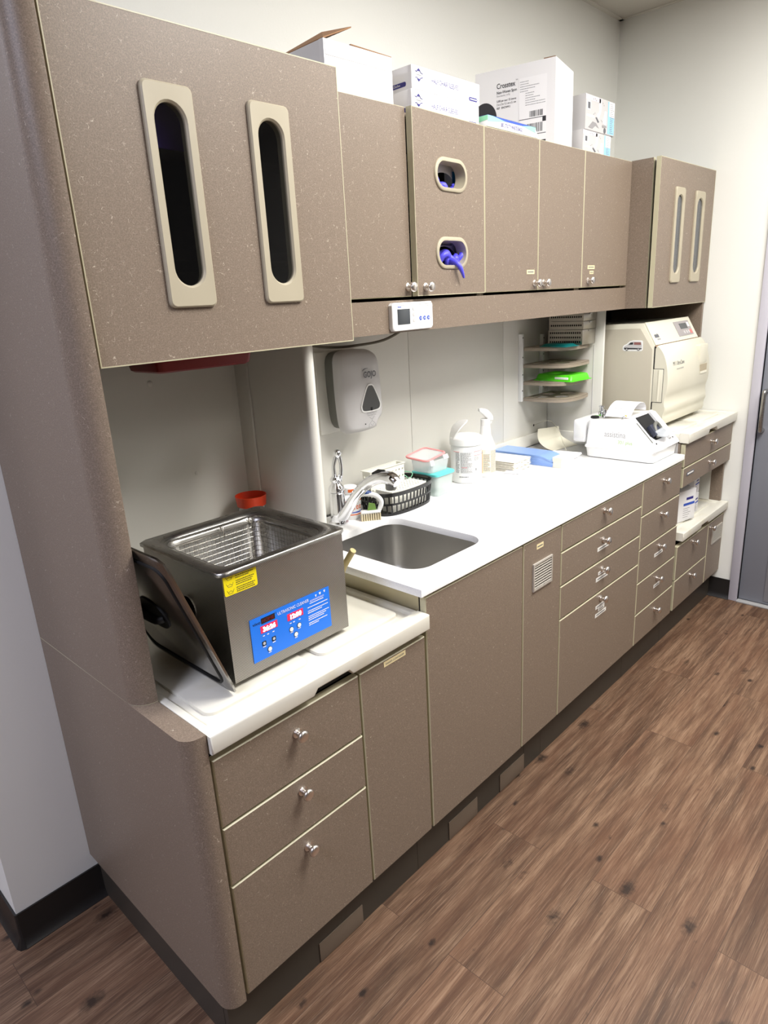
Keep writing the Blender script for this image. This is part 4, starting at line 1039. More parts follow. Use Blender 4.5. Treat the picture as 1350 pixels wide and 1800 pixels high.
tg = MB(); tg.tube([C0_ + hv * .012 + Z * .238, C0_ + hv * .021 + Z * .228, C0_ + hv * .0235 + Z * .218, C0_ + hv * .022 + Z * .210], [.006, .0055, .005, .0035], 8, smooth=4); tg.build('trigger', 'white', t)
lb = MB(); arc(lb, c, .0393, .016, .112, D2(172), D2(300), 0); arc(lb, c, .0399, .018, .110, D2(172), D2(197), 1)
textblock(lb, c, .0401, .024, .095, D2(202), D2(242), 2, 13, 8); textblock(lb, c, .0401, .018, .108, D2(247), D2(298), 3, 22, 9); arc(lb, c, .0401, .098, .108, D2(186), D2(191), 2); arc(lb, c, .0401, .098, .105, D2(193), D2(197), 2)
lb.build('label', ['peach', 'salmon', 'ltprint', 'tubprint'], t)
# pouches
def pouchstack(name, label, x0, x1, y0, y1, n, th, seed, m='pouch', rz=0, group=None):
    rnd = random.Random(seed); t_ = thing(name, label, 'pouches', ((x0 + x1) / 2, (y0 + y1) / 2, ZC), rz, group)
    w_, d_ = x1 - x0, y1 - y0
    for k in range(n):
        z = .0006 + k * th; e = lambda: rnd.uniform(-.005, .005); p = MB(); nx = 12
        prof = [(-w_ / 2 + w_ * i / nx) for i in range(nx + 1)]; ph_ = rnd.uniform(0, 6); am = .0012 + .0018 * rnd.random()
        a0_, a1_ = e(), e(); R_ = []
        for i, x in enumerate(prof):
            wv_ = am * math.sin(ph_ + i * 1.1) * (1 if k else 0); ed = .35 if i in (0, nx) else 1
            h = th * .92 * ed
            R_.append([(x, -d_ / 2 + a0_ + .002 * math.sin(i * 2 + ph_), z + max(0, wv_)), (x, d_ / 2 + a1_, z), (x, d_ / 2 + a1_, z + h), (x, -d_ / 2 + a0_, z + h + max(0, wv_))])
        p.loft(R_); p.build('pouch', m, t_, local=True)
    return t_
pouchstack('pouch_stack', 'stack of white and beige sterilisation pouches beside the spray bottle', 1.735, 1.868, .437, .60, 9, .0048, 3)
pouchstack('pouch_pile', 'loose small pouches on the worktop in front of the spray bottle', 1.705, 1.765, .415, .47, 2, .004, 5, 'paper', .3)
t = thing('pouch_bundle', 'thick bundle of blue film sterilisation pouches with pale paper ends', 'pouches', (1.945, .48, ZC))
for k in range(8):
    p = MB(); z = ZC + .0007 + k * .0054; o1, o2 = random.uniform(-.003, .003), random.uniform(-.004, .004)
    n = 14; R_ = []
    for i in range(n + 1):
        f = i / n; y = .645 - f * .29 + o1; dr = -.004 * max(0, f - .8) / .2 * k * .6
        R_.append([(1.896 + o2 + .012 * f * .5, y, z + dr), (2.008 + o2, y, z + dr), (2.008 + o2, y, z + .005 + dr), (1.896 + o2 + .012 * f * .5, y, z + .005 + dr)])
    p.loft(R_); p.build('pouch', 'pblue', t)
    p = MB(); p.loft([[(x, y, zz) for zz, x in ((z, 1.902 + o2), (z, 2.006 + o2), (z + .005, 2.006 + o2), (z + .005, 1.902 + o2))] for y in (.355 + o1 - .0005, .335 + o1, .318 + o2 * 2)]); p.build('paper_end', 'pouch', t)
pouchstack('pouch_stack', 'low fanned stack of white pouches between the blue bundle and the white handpiece machine', 2.02, 2.115, .335, .45, 5, .0045, 8, 'paper', .15)
t = thing('pouch_roll', 'curled cream pouch sheet standing against the upstand behind the blue bundle', 'pouches', (2.24, .55, ZC))
p = MB(); cs = []
for i in range(15):
    f = i / 14; y = .50 + .09 * f + .03 * math.sin(f * PI); z = ZC + .003 + .088 * f ** 1.6
    cs.append((y, z))
p.loft([[(2.16 + .02 * (i / 14), y, z), (2.335 - .02 * (i / 14), y - .03, z + .006 * math.sin(i / 3)), (2.335 - .02 * (i / 14), y - .0275, z + .002 + .006 * math.sin(i / 3)), (2.16 + .02 * (i / 14), y + .0025, z + .002)] for i, (y, z) in enumerate(cs)])
p.build('sheet', 'cream', t)
t = thing('cord', 'thin cream cord running from the wall over the curled pouch sheet', 'cord')
MB().tube([(2.262, .662, 1.003), (2.30, .63, 1.02), (2.318, .60, 1.016), (2.27, .535, .988), (2.222, .485, .945), (2.19, .45, .918)], .0017, 6, smooth=6).build('line', 'cream', t)
# ------------------------------------------------------------------ handpiece care machine
t = thing('handpiece_machine', 'white handpiece maintenance machine with a sloping open front on the worktop end', 'machine', (2.27, .18, ZC))
ax0, ax1 = 2.14, 2.394
m = MB(); R4 = lambda i, z, r=.02: [(x, y, z) for x, y in rrect(ax0 + i, ax1 - i, .028 + i, .338 - i, r, 5)]
m.loft([R4(.012, ZC + .0006), R4(.006, ZC + .004), R4(.002, ZC + .040), R4(0, ZC + .044)]); m.build('base', 'white', t, ang=50)
prof = [(.338, ZC + .0445), (.338, ZC + .052), (.331, ZC + .060), (.322, ZC + .158), (.312, ZC + .167), (.145, ZC + .179), (.135, ZC + .177), (.026, ZC + .062), (.022, ZC + .053), (.028, ZC + .0445)]
hollow = None
m = MB()
def ys(i, x): return [(x, y + (0 if i == 0 else (.006 if y < .2 else -.006)), z - (0 if i == 0 else (.006 if z > ZC + .1 else 0))) for y, z in prof]
slope0, slope1 = Vector((0, .135, ZC + .1785)), Vector((0, .026, ZC + .063))
m.loft([ys(1, ax0), ys(0, ax0 + .006), ys(0, ax1 - .006), ys(1, ax1)]); m.build('housing', 'whitegl', t, ang=40)
# rear reservoir block
m = MB(); m.box(ax0 + .012, ax1 - .03, .339, .402, ZC + .058, ZC + .158, .012, seg=3); m.build('tank', 'whitegl', t, ang=50)
MB().box(ax0 + .0105, ax0 + .0122, .348, .385, ZC + .078, ZC + .138, .0006).build('tank_panel', 'white', t)
# dark chamber seen through the sloping front and top
sl = (slope0 - slope1); sl.normalize(); nn = X.cross(sl); nn = -nn if nn.z < 0 else nn
def SP(x, d, h=0): return Vector((x, slope1.y, slope1.z)) + sl * d + nn * h
m = MB()
cx0, cx1 = ax0 + .044, ax1 - .078
pts = [(cx0, .158), (cx0, .06), (cx0 + .02, .036), (cx1 - .03, .036), (cx1, .06), (cx1, .158)]
m.loft([[SP(x, d, .0008) for x, d in pts], [SP(x, d, .0022) for x, d in pts]]); m.build('chamber', 'black', t)
m = MB(); m.loft([[SP(x, d, h) for x, d in ((cx0 + .01, .05), (cx1 - .02, .05), (cx1 - .03, .1), (cx0 + .02, .1))] for h in (.0025, .02)]); m.build('holder', mat('dark_blue_grey', (52, 56, 74), .3), t)
m = MB(); m.tube([SP(cx0 + .03, .04, .01), SP(cx0 + .045, .085, .022), SP(cx0 + .08, .095, .024), SP(cx0 + .10, .05, .012)], .008, 8, smooth=4); m.build('holder_ring', 'grey', t)
m = MB(); m.loft([[SP(x, d, h) for x, d in ((cx1 - .006, .02), (cx1 + .022, .02), (cx1 + .022, .165), (cx1 - .006, .165))] for h in (.001, .012)]); m.build('side_rail', 'whitegl', t)
m = MB(); m.loft([[SP(x, d, h) for x, d in ((ax0 + .020, .03), (ax0 + .025, .03), (ax0 + .025, .135), (ax0 + .020, .135))] for h in (.0003, .0016)]); m.build('slot', 'grey', t)
m = MB(); rr_ = []
for i in range(13):
    a = PI * i / 12; rr_.append([SP(cx0 + .012 + (cx1 - cx0 - .012) * f, .066 - .05 * math.sin(a) * (1 - (2 * f - 1) ** 2) ** .5 * .9, .004 + .034 * math.cos(a * .5) * (1 - (2 * f - 1) ** 2) ** .5) for f in [k / 8 for k in range(9)]])
m.loft(rr_, cap0=False, cap1=False, closed=False); vo = m.build('visor', 'clearcup', t); vo.modifiers.new('thickness', 'SOLIDIFY').thickness = .0018
for x in (ax0 + .045, ax1 - .04):
    m = MB(); m.lathe([(.004, 0), (.0036, .0016), (.0005, .0018)], (0, 0, 0), 14)
    q = nn.to_track_quat('Z', 'Y').to_matrix().to_4x4(); m.xf(Matrix.Translation(SP(x, .02, .0004)) @ q); m.build('indicator', 'dkprint', t)
m = MB(); OA = Vector((ax0 - .0006, .247, ZC + .098)); m.text('assistina', OA, -Y, Z, .036, 0, 'LEFT', .80); m.text('301 plus', OA + Vector((0, -.061, -.026)), -Y, Z, .0215, 1, 'LEFT', .88); m.build('lettering', [mat('pale_grey_print', (172, 172, 174), .6), mat('pale_green_print', (170, 206, 130), .6)], t)
# things lying on it
t = thing('paper_strip', 'curled white paper strip lying on the handpiece machine', 'paper', (2.24, .2, ZC + .18))
p = MB(); pth = catmull([Vector(q) for q in ((2.158, 0, 1.0935), (2.178, 0, 1.113), (2.205, 0, 1.132), (2.245, 0, 1.144), (2.285, 0, 1.140), (2.308, 0, 1.122), (2.312, 0, 1.104))], 4)
p.loft([[(q.x, .145, q.z), (q.x, .255, q.z), (q.x + .0004, .255, q.z + .001), (q.x + .0004, .145, q.z + .001)] for q in pth]); p.build('sheet', 'paper', t)
p = MB(); sw = Vector((2.205 - 2.178, 0, 1.132 - 1.113)).normalized(); so = Vector((2.19, .21, 1.1225)) + Vector((-.6, 0, .8)) * .0016
p.tube([so + -Y * (.007 * k - .02) + sw * (.003 * (k % 2)) for k in range(6)], .0006, 4); p.tube([so + -Y * (.034 + .008 * math.cos(a)) + sw * (.006 * math.sin(a)) for a in [k * PI / 6 for k in range(12)]], .0005, 4, closed=True)
p.build('scribble', 'ltprint', t)
t = thing('cable_connector', 'small amber and silver connector lying on the front edge of the white machine', 'connector', (2.16, .17, ZC + .18))
ay = ZC + .1855; p = MB(); p.lathe([(.004, 0), (.006, .004), (.006, .026), (.004, .03)], (2.158, .168, ay), 14, 'x'); p.build('amber_sleeve', 'amber', t)
p = MB(); p.lathe([(.0045, 0), (.0045, .012), (.003, .02)], (2.1565, .168, ay), 12, '-x'); p.build('tip', 'chrome', t); p = MB(); p.lathe([(.0045, 0), (.0045, .012), (.003, .02)], (2.1895, .168, ay), 12, 'x'); p.build('tip', 'chrome', t)
t = thing('handpiece_adapter', 'silver adapter standing upright on top of the white machine', 'adapter', (2.19, .27, ZC + .175))
p = MB(); p.lathe([(.011, 0), (.011, .010), (.007, .012), (.007, .022), (.010, .024), (.010, .032), (.005, .034)], (2.19, .272, ZC + .1715), 18); p.build('body', 'chrome', t)
t = thing('handpiece_adapter', 'silver adapter with a dark ring behind the other on the white machine', 'adapter', (2.225, .30, ZC + .175))
p = MB(); p.lathe([(.012, 0), (.012, .018), (.008, .02), (.008, .036), (.012, .038), (.012, .044), (.004, .046)], (2.225, .305, ZC + .170), 18); p.build('body', 'chrome', t)
t = thing('cap', 'flat black and lime green cap at the back of the white machine', 'cap', (2.18, .305, ZC + .17))
p = MB(); p.lathe([(.018, 0), (.018, .006), (.015, .008)], (2.168, .306, ZC + .1690), 24); p.build('disc', 'black', t); p = MB(); p.lathe([(.012, 0), (.012, .004), (.006, .006)], (2.198, .315, ZC + .1685), 20); p.build('ring', 'green', t)

# ------------------------------------------------------------------ steriliser
t = thing('steriliser', 'large cream countertop steriliser with a wavy door under the far upper cabinet', 'steriliser', (2.7, .4, .998))
sx0, sx1 = 2.445, 2.952
m = MB(); sp_ = [(.64, 1.02), (.64, 1.446), (.60, 1.452), (.232, 1.4575), (.178, 1.362), (.178, 1.02)]
m.plate([(a, b_) for a, b_ in sp_], [], 'x', sx0, sx1, bev=.004); m.build('housing', 'cream', t)
for x in (sx0 + .05, sx1 - .05):
    for y in (.24, .58): MB().lathe([(.016, 0), (.018, .004), (.018, .0205)], (x, y, .9985), 16).build('foot', 'black', t)
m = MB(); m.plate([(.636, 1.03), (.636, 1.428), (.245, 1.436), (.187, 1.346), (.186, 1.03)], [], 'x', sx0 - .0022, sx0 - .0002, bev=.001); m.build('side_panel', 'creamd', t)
dp = [(.1765, 1.352), (.162, 1.364), (.146, 1.352), (.128, 1.322), (.115, 1.28), (.109, 1.24), (.107, 1.20), (.110, 1.165), (.116, 1.14), (.117, 1.118), (.113, 1.095), (.113, 1.078), (.119, 1.058), (.119, 1.042), (.122, 1.025), (.130, 1.017), (.1765, 1.017)]
m = MB(); dd0 = [tuple(p)[:2] for p in catmull([Vector((a, b_, 0)) for a, b_ in dp], 4)]
ins2 = [(a + (.006 if a < .17 else 0), b_ + (.004 if b_ < 1.1 else -.004)) for a, b_ in dd0]
m.loft([[(sx0 + .002, a, b_) for a, b_ in ins2], [(sx0 + .012, a, b_) for a, b_ in dd0], [(sx1 - .012, a, b_) for a, b_ in dd0], [(sx1 - .002, a, b_) for a, b_ in ins2]])
dro = m.build('door', 'cream', t, ang=45)
m = MB(); m.box(sx0 - .0004, sx0 + .02, .1335, .1772, 1.118, 1.262, .002); m.tube([(sx0 + .003, .152, 1.122), (sx0 + .003, .152, 1.258)], .006, 10); m.build('hinge_cover', 'cream', t)
MB().box(sx0 + .0006, sx0 + .0014, .1322, .178, 1.1165, 1.2638).build('hinge_gap', 'dkprint', t)
for za, zb in ((1.022, 1.117), (1.263, 1.36)): MB().box(sx0 - .0005, sx0 + .0016, .1745, .1788, za, zb).build('door_gap', 'black', t)
# sloping top panel, control keypad
A_, B_ = Vector((0, .232, 1.4585)), Vector((0, .178, 1.363)); td = (B_ - A_).normalized(); tn = X.cross(td); tn = tn if tn.y < 0 else -tn
KP = lambda x, d, h=0: Vector((x, A_.y, A_.z)) + td * d + tn * h
def slabq(mm, x0, x1, d0, d1, h0, h1, mi=0): mm.loft([[KP(x, d, h) for x, d in ((x0, d0), (x1, d0), (x1, d1), (x0, d1))] for h in (h0, h1)], mi)
m = MB(); slabq(m, sx0 + .003, sx1 - .003, .0, .110, .0004, .004); m.build('top_panel', 'cream', t)
m = MB(); slabq(m, 2.735, 2.913, .018, .092, .0042, .006); kpo = m.build('keypad', 'panelgrey', t)
m = MB(); slabq(m, 2.787, 2.873, .03, .058, .006, .0066); m.build('display', 'screen', kpo)
m = MB(); slabq(m, 2.881, 2.903, .028, .05, .006, .0068); m.build('button', 'white', kpo); m = MB(); slabq(m, 2.881, 2.905, .066, .086, .006, .0068); m.build('button', mat('stop_red', (214, 120, 116), .5), kpo)
for x in (2.805, 2.835, 2.861): m = MB(); slabq(m, x, x + .014, .068, .082, .006, .0068); m.build('button', 'greyl', kpo)
m = MB(); slabq(m, 2.475, 2.52, .062, .077, .0042, .0046, 0); m.poly(KP(2.478, .0585, .0043), X, -td, [(0, -.014), (.012, 0), (.02, -.008), (.032, .001), (.042, -.012)], 0); slabq(m, 2.49, 2.524, .082, .089, .0042, .0046, 1); m.build('logo', ['greyt', 'ltprint'], t)
m = MB(); slabq(m, sx0 + .004, sx1 - .004, .1105, .118, -.006, .001); m.build('door_gap', mat('brown_gap', (150, 116, 92), .7), t)
m = MB(); m.text('M11 UltraClave', (2.50, .1128, 1.272), X, (0, .155, 1), .026, 0, 'LEFT', .78); m.text('Automatic Sterilizer', (2.535, .1094, 1.252), X, (0, .155, 1), .0125, 1, 'LEFT', .8)
m.build('lettering', ['greyt', 'ltprint'], t)
m = MB(); m.loft([[(x, y, z) for x, z in rrect(2.812, 2.908, 1.247, 1.338, .008)] for y in (.14, .1115)] + [[(x, y, z) for x, z in rrect(2.816, 2.904, 1.251, 1.333, .008)] for y in (.109,)]); m.build('handle', 'cream', dro)
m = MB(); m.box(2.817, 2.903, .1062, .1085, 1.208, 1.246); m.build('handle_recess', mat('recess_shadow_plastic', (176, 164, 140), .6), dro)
m = MB(); m.loft([[(2.817, .1062, 1.206), (2.903, .1062, 1.206), (2.903, .104, 1.203), (2.817, .104, 1.203)], [(2.817, .1062, 1.214), (2.903, .1062, 1.214), (2.903, .104, 1.206), (2.817, .104, 1.206)]]); m.build('recess_lip', 'cream', dro)
# van sticker
m = MB(); OV = Vector((sx0 - .0024, .3205, 1.337)); U_ = -Y
body = [(.006, .010), (.004, .018), (.008, .024), (.018, .028), (.032, .040), (.045, .044), (.082, .043), (.085, .030), (.086, .012), (.080, .008), (.010, .008)]
out = [(-.001, .008), (-.002, .018), (.004, .028), (.016, .033), (.03, .045), (.045, .049), (.084, .049), (.090, .044), (.091, .008), (.085, .002), (.006, .002)]
m.poly(OV, U_, Z, out, 0); m.poly(OV + NX * .0005, U_, Z, body, 1); m.poly(OV + NX * .001, U_, Z, [(.024, .030), (.034, .039), (.046, .040), (.046, .031)], 2)
m.poly(OV + NX * .001, U_, Z, [(.05, .041), (.081, .040), (.082, .029), (.05, .030)], 3); m.poly(OV + NX * .001, U_, Z, [(.006, .010), (.086, .011), (.085, .015), (.006, .017)], 2)
for u in (.018, .071):
    m.lathe([(.0062, .0006), (.006, .0016), (.0005, .0017)], OV + U_ * u + Z * .010, 14, '-x', 2); m.lathe([(.0036, .0016), (.0034, .0022), (.0005, .0023)], OV + U_ * u + Z * .010, 12, '-x', 1)
m.build('van_sticker', ['white', 'greyl', 'dkprint', mat('sticker_red', (140, 92, 88), .5)], t)

# ------------------------------------------------------------------ tray shelves on the splashback
t = thing('tray_rack', 'taupe tray rack with four curved shelves on two white wall rails', 'rack', (2.25, .6, 1.26))
for x, zt in ((2.13, 1.437), (2.31, 1.425)):
    m = MB(); m.box(x - .007, x + .007, .646, .6645, 1.136, zt, .001); ro_ = m.build('rail', 'white', t)
    for z in (zt - .016, 1.335, 1.258, 1.185): MB().lathe([(.0038, 0), (.0036, .0008), (.0005, .0009)], (x, .646, z), 10, '-y').build('screw', 'grey', ro_)
def shelf_outline(k=0):
    q = [(2.135, .645), (2.132, .56), (2.142, .49), (2.17, .452), (2.22, .436), (2.28, .434), (2.34, .44), (2.378, .452), (2.38, .50), (2.38, .645)]
    return [tuple(p)[:2] for p in catmull([Vector((a, b_, 0)) for a, b_ in q], 4)]
SZ = (1.376, 1.301, 1.224, 1.1505)
for z in SZ:
    m = MB(); o_ = shelf_outline(); hs2 = [circ(2.19, .585, .034, 18, .034)[::-1], circ(2.285, .60, .032, 18, .03)[::-1], circ(2.235, .505, .036, 18, .032)[::-1], circ(2.33, .525, .034, 18, .036)[::-1]]
    m.plate(o_, hs2, 'z', z + .004, z, bev=.001)
    n = len(o_); L = [(a, b_) for a, b_ in o_]; inn = [(2.256 + (a - 2.256) * .975, .55 + (b_ - .55) * .975) for a, b_ in L]
    m.loft([[(a, b_, z - .012) for a, b_ in L], [(a, b_, z + .003) for a, b_ in L], [(a, b_, z + .003) for a, b_ in inn], [(a, b_, z - .012) for a, b_ in inn], [(a, b_, z - .012) for a, b_ in L]], cap0=False, cap1=False)
    m.build('shelf', 'shelfb', t, ang=30)
# perforated cassettes
def cassette(label, z, h, rows, dx=0, dy=0):
    t = thing('instrument_cassette', label, 'cassette', (2.312, .505, z), 0, None)
    x0, x1, y0, y1 = 2.252 + dx, 2.372 + dx, .422 + dy, .59 + dy
    m = MB(); n = 15; hs_ = [circ(y0 + .012 + (y1 - y0 - .024) * i / (n - 1), z + h * (j + .7) / (rows + .4), .0038, 8, .0050)[::-1] for i in range(n) for j in range(rows)]
    m.plate(rrect(y0, y1, z + .0006, z + h - .001, .004, 3), hs_, 'x', x0, x0 + .0015)
    m.box(x1 - .0015, x1, y0, y1, z + .0006, z + h - .001); m.box(x0 + .0015, x1 - .0015, y0, y0 + .0015, z + .0006, z + h - .001, .0004); m.box(x0 + .0015, x1 - .0015, y1 - .0015, y1, z + .0006, z + h - .001)
    m.box(x0 + .0015, x1 - .0015, y0 + .0015, y1 - .0015, z + .0006, z + .002); m.box(x0 + .0015, x1 - .0015, y0 + .0015, y1 - .0015, z + h - .0024, z + h - .001)
    m.build('body', 'rackm', t)
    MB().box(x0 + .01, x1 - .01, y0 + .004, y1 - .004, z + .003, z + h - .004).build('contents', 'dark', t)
    MB().box(x0 + (x1 - x0) * .45, x0 + (x1 - x0) * .65, y0 - .003, y0, z + h - .010, z + h - .002, .001).build('latch', 'steel', t)
zz = 1.3800
cassette('deep perforated steel cassette with three rows of holes, bottom of the stack on the rack', zz, .066, 3)
cassette('shallow perforated steel cassette in the middle of the stack of three', zz + .0662, .036, 1, .003, -.002)
cassette('shallow perforated steel cassette on top of the stack, half hidden by the valance', zz + .1024, .036, 1, -.002, -.004)
def traylid(name, label, cx, cy, z, w, d, h, m_, rz=0, tagw=False, cat='tray'):
    t = thing(name, label, cat, (cx, cy, z), rz)
    m = MB(); L = lambda i, zz_, r: [(x, y, zz_) for x, y in rrect(-w / 2 + i, w / 2 - i, -d / 2 + i, d / 2 - i, r, 5)]
    m.loft([L(0, .0006, .012), L(0, .003, .012), L(.008, .004, .010), L(.014, h - .003, .012), L(.018, h, .012), L(.03, h, .012), L(.034, h - .002, .01)]); m.build('body', m_, t, local=True, ang=50)
    if tagw: m = MB(); m.box(-w / 2 + .008, -w / 2 + .0125, -d * .38, -d * .05, h * .32, h * .66, .0006); m.build('label_sticker', 'white', t, local=True)
    return t
traylid('instrument_tray', 'teal plastic tray lid lying on the top shelf of the rack', 2.19, .50, SZ[0] + .004, .10, .15, .012, 'teal', -.15)
traylid('instrument_tray', 'bright lime green tray lid with a white label on the third shelf of the rack', 2.255, .515, SZ[2] + .004, .165, .21, .028, 'green', -.1, True)

# ------------------------------------------------------------------ boxes on top of the cabinets
TOPZ = TT - .0075
def obox(par, x0, x1, y0, y1, z0, z1, m='card', open_top=False, th=.003, name='carton'):
    b = MB()
    if not open_top: b.box(x0, x1, y0, y1, z0, z1, .0012)
    else:
        b.box(x0, x1, y0, y0 + th, z0, z1, fm={'+y': 1}); b.box(x0, x1, y1 - th, y1, z0, z1, fm={'-y': 1}); b.box(x0, x0 + th, y0 + th, y1 - th, z0, z1, fm={'+x': 1}); b.box(x1 - th, x1, y0 + th, y1 - th, z0, z1, fm={'-x': 1}); b.box(x0 + th, x1 - th, y0 + th, y1 - th, z0, z0 + th, mi=1)
    return b.build(name, [m, 'cardin'], par, local=True)
t = thing('cardboard_box', 'open white cardboard box with brown flaps above the near upper cabinet', 'box', (.744, .34, TOPZ), math.radians(-1))
obox(t, 0, .238, 0, .27, .0006, .125, open_top=True)
f = MB(); f.loft([[(.002, .002, .125), (.002, .20, .125), (.105, .12, .186), (.10, .004, .166)], [(.002, .002, .128), (.002, .20, .128), (.105, .12, .189), (.10, .004, .169)]]); f.build('flap', 'cardin', t, local=True)
f = MB(); f.loft([[(.238, .0, .125), (.236, .20, .126), (.16, .19, .148), (.12, .03, .139)], [(.238, .0, .127), (.236, .2, .128), (.16, .19, .151), (.12, .03, .142)]]); f.build('flap', 'cardin', t, local=True)
f = MB(); f.box(.003, .235, -.0012, 0, .091, .1245, .0004); f.build('front_flap', 'card', t, local=True)
f = MB(); f.box(.10, .15, -.0006, .0, .02, .09); f.build('tape', mat('clear_tape', (226, 226, 234), .15), t, local=True)
f = MB(); f.box(-.0012, .0, .0, .016, .0006, .125); f.build('corner_tape', 'paper', t, local=True)
def sleeves(label, dx, z0, h):
    t = thing('sleeve_box', label, 'box', (1.065 + dx, .338, z0), 0)
    obox(t, 0, .316, 0, .25, .0006, h - .0004)
    f = MB(); f.box(-.0012, 0, 0, .012, .002, h - .002); f.build('end_flap', 'card', t, local=True)
    p = MB(); O = Vector((0, -.0002, 0)); p.text('HALF CHAIR SLEEVES', O + X * .085 + Z * (h * .44) + NY * .0003, X, Z, .0175, 0, 'LEFT', .76)
    for q in (1, -1):
        zc_ = h * .62; w_ = [(.014, .0085), (.021, .0068), (.024, .0115), (.029, .0155), (.034, .0115), (.037, .0068), (.046, .0045)]
        p.tube([O + X * a + Z * (zc_ + q * b_) + NY * .0006 for a, b_ in w_], .0009, 5)
        p.poly(O + Z * zc_, X, Z, [(.0245, q * .009), (.0335, q * .009), (.0315, q * .0145), (.029, q * .0155), (.0265, q * .0145)][::q], 0)
    p.rect(O + Z * (h * .62), X, Z, .02, .04, -.0012, .0012, 2)
    p.poly(O, X, Z, rrect(.262, .303, h * .14, h * .31, .004, 4), 0, .0004)
    x_ = .267
    while x_ < .298: d = random.uniform(.002, .005); p.rect(O + NY * .0005, X, Z, x_, x_ + d, h * .2, h * .25, 1, .0002); x_ += d + .001
    O3 = Vector((-.0002, 0, 0)); p.poly(O3, -Y, Z, rrect(-.10, -.022, h * .16, h * .36, .005, 4), 0, .0004); p.text("24' x 24' 225ct/box", O3 + Vector((-.0006, .096, h * .22)), -Y, Z, .0085, 1, 'LEFT', .8)
    p.build('print', ['navy', 'paper', 'ltprint'], t, local=True)
sleeves('lower of two stacked white half chair sleeve cartons on the cabinet top', -.004, TOPZ, .068)
sleeves('upper of two stacked white half chair sleeve cartons on the cabinet top', 0, TOPZ + .068, .059)
t = thing('bag_box', 'flat white, green and blue box of utility waste bags at the cabinet front edge', 'box', (1.392, .316, TOPZ), math.radians(.8))
obox(t, 0, .285, 0, .10, .012, .043)
p = MB(); O = Vector((0, -.0002, 0)); p.poly(O, X, Z, [(0, .0425), (.03, .0425), (.10, .036), (0, .024)], 0); p.poly(O, X, Z, [(.03, .0425), (.25, .0425), (.20, .0365), (.10, .036)], 1); p.poly(O, X, Z, [(.285, .0425), (.25, .0425), (.20, .0365), (.285, .026)], 0)
p.text('200 UTILITY WASTE BAGS', O + X * .072 + Z * .0195 + NY * .0008, X, Z, .0155, 2, 'LEFT', .72, .008)
O3 = Vector((-.0002, 0, 0)); p.poly(O3, -Y, Z, [(-.1, .0425), (0, .0425), (0, .03), (-.1, .022)], 0); p.box(0, .285, 0, .0995, .0432, .0436, mi=1)
p.build('print', ['mint', 'blueprint', 'navy'], t, local=True)
f = MB(); f.loft([[(.2855, .002, .014), (.2855, .06, .014), (.2855, .06, .042), (.2855, .002, .042)], [(.300, -.004, .010), (.292, .05, .012), (.287, .06, .042), (.287, .002, .042)]]); f.build('end_flap', 'card', t, local=True)
f = MB(); f.box(.01, .28, .01, .09, .0006, .0118); f.build('base', 'black', t, local=True)
t = thing('cardboard_box', 'tall white shipping carton with a pasted shipping label, beside the waste bag box', 'box', (1.835, .338, TOPZ), math.radians(13))
bh = .285
obox(t, 0, .22, 0, .30, .0006, bh, open_top=True)
f = MB(); f.loft([[(.002, .003, bh), (.218, .003, bh), (.20, .05, bh + .004), (.02, .05, bh + .006)], [(.002, .003, bh + .003), (.218, .003, bh + .003), (.20, .05, bh + .007), (.02, .05, bh + .009)]]); f.build('flap', 'cardin', t, local=True)
f = MB(); f.loft([[(.217, .003, bh), (.217, .29, bh), (.15, .27, bh + .012), (.15, .03, bh + .010)], [(.217, .003, bh + .003), (.217, .29, bh + .003), (.15, .27, bh + .015), (.15, .03, bh + .013)]]); f.build('flap', 'cardin', t, local=True)
p = MB(); O = Vector((-.0003, .30, 0)); U_ = -Y
def T_(s, u, z, size, mi=0, sx=1, bold=0): p.text(s, O + U_ * u + Z * z + NX * .0005, U_, Z, size, mi, 'LEFT', sx, bold)
T_('Crosstex', .083, bh - .062, .0235, 0, .80, .012); T_('TM', .155, bh - .047, .006, 0); T_('Non-Woven Spon', .083, bh - .079, .0132, 0, .78, .01); T_('Non-Sterile | 4-Ply', .083, bh - .0885, .0085, 2, .8)
T_('5,000 per case / 25 sleeves', .083, bh - .105, .0095, 0, .72, .006); T_('2 in x 2 in / 5.1 cm x 5.1 cm', .083, bh - .116, .0095, 0, .68, .006); T_('REF', .083, bh - .1275, .0095, 0, .8, .006); T_('ENCNWU', .101, bh - .1275, .0095, 0, .8, .006)
p.poly(O + Z * (bh - .155), U_, Z, circ(.035, 0, .048, 36, .056), 0, .0004)
L0 = O + NX * .0006
p.rect(L0, U_, Z, .168, .268, bh - .27, bh - .045, 1, .0004); L1 = L0 + NX * .0005
rnd = random.Random(4)
for k in range(11):
    z = bh - .058 - k * .0075; w_ = rnd.choice((.03, .05, .07)); q = .172 + (.02 if 4 < k else 0)
    e_ = q + w_
    while q < e_: d = rnd.uniform(.002, .006); p.rect(L1, U_, Z, q, q + d, z, z + .0022, 2, .0002); q += d + .0012
T_('TX 774 9-02', .204, bh - .148, .0105, 0, .85); T_('UPS GROUND', .172, bh - .188, .0085, 0, .9)
def bars(u0, u1, z0, z1, sd):
    r_ = random.Random(sd); q = u0
    while q < u1: d = r_.choice((.0006, .001, .0018)); p.rect(L1, U_, Z, q, q + d, z0, z1, 0, .0002); q += d + r_.choice((.0007, .0012, .0018))
bars(.207, .255, bh - .172, bh - .153, 1); bars(.184, .255, bh - .222, bh - .193, 2)
p.rect(L1, U_, Z, .168, .268, bh - .1775, bh - .1755, 0, .0002); p.rect(L1, U_, Z, .255, .268, bh - .192, bh - .1775, 0, .0002); p.rect(L1, U_, Z, .168, .268, bh - .2295, bh - .2275, 0, .0002)
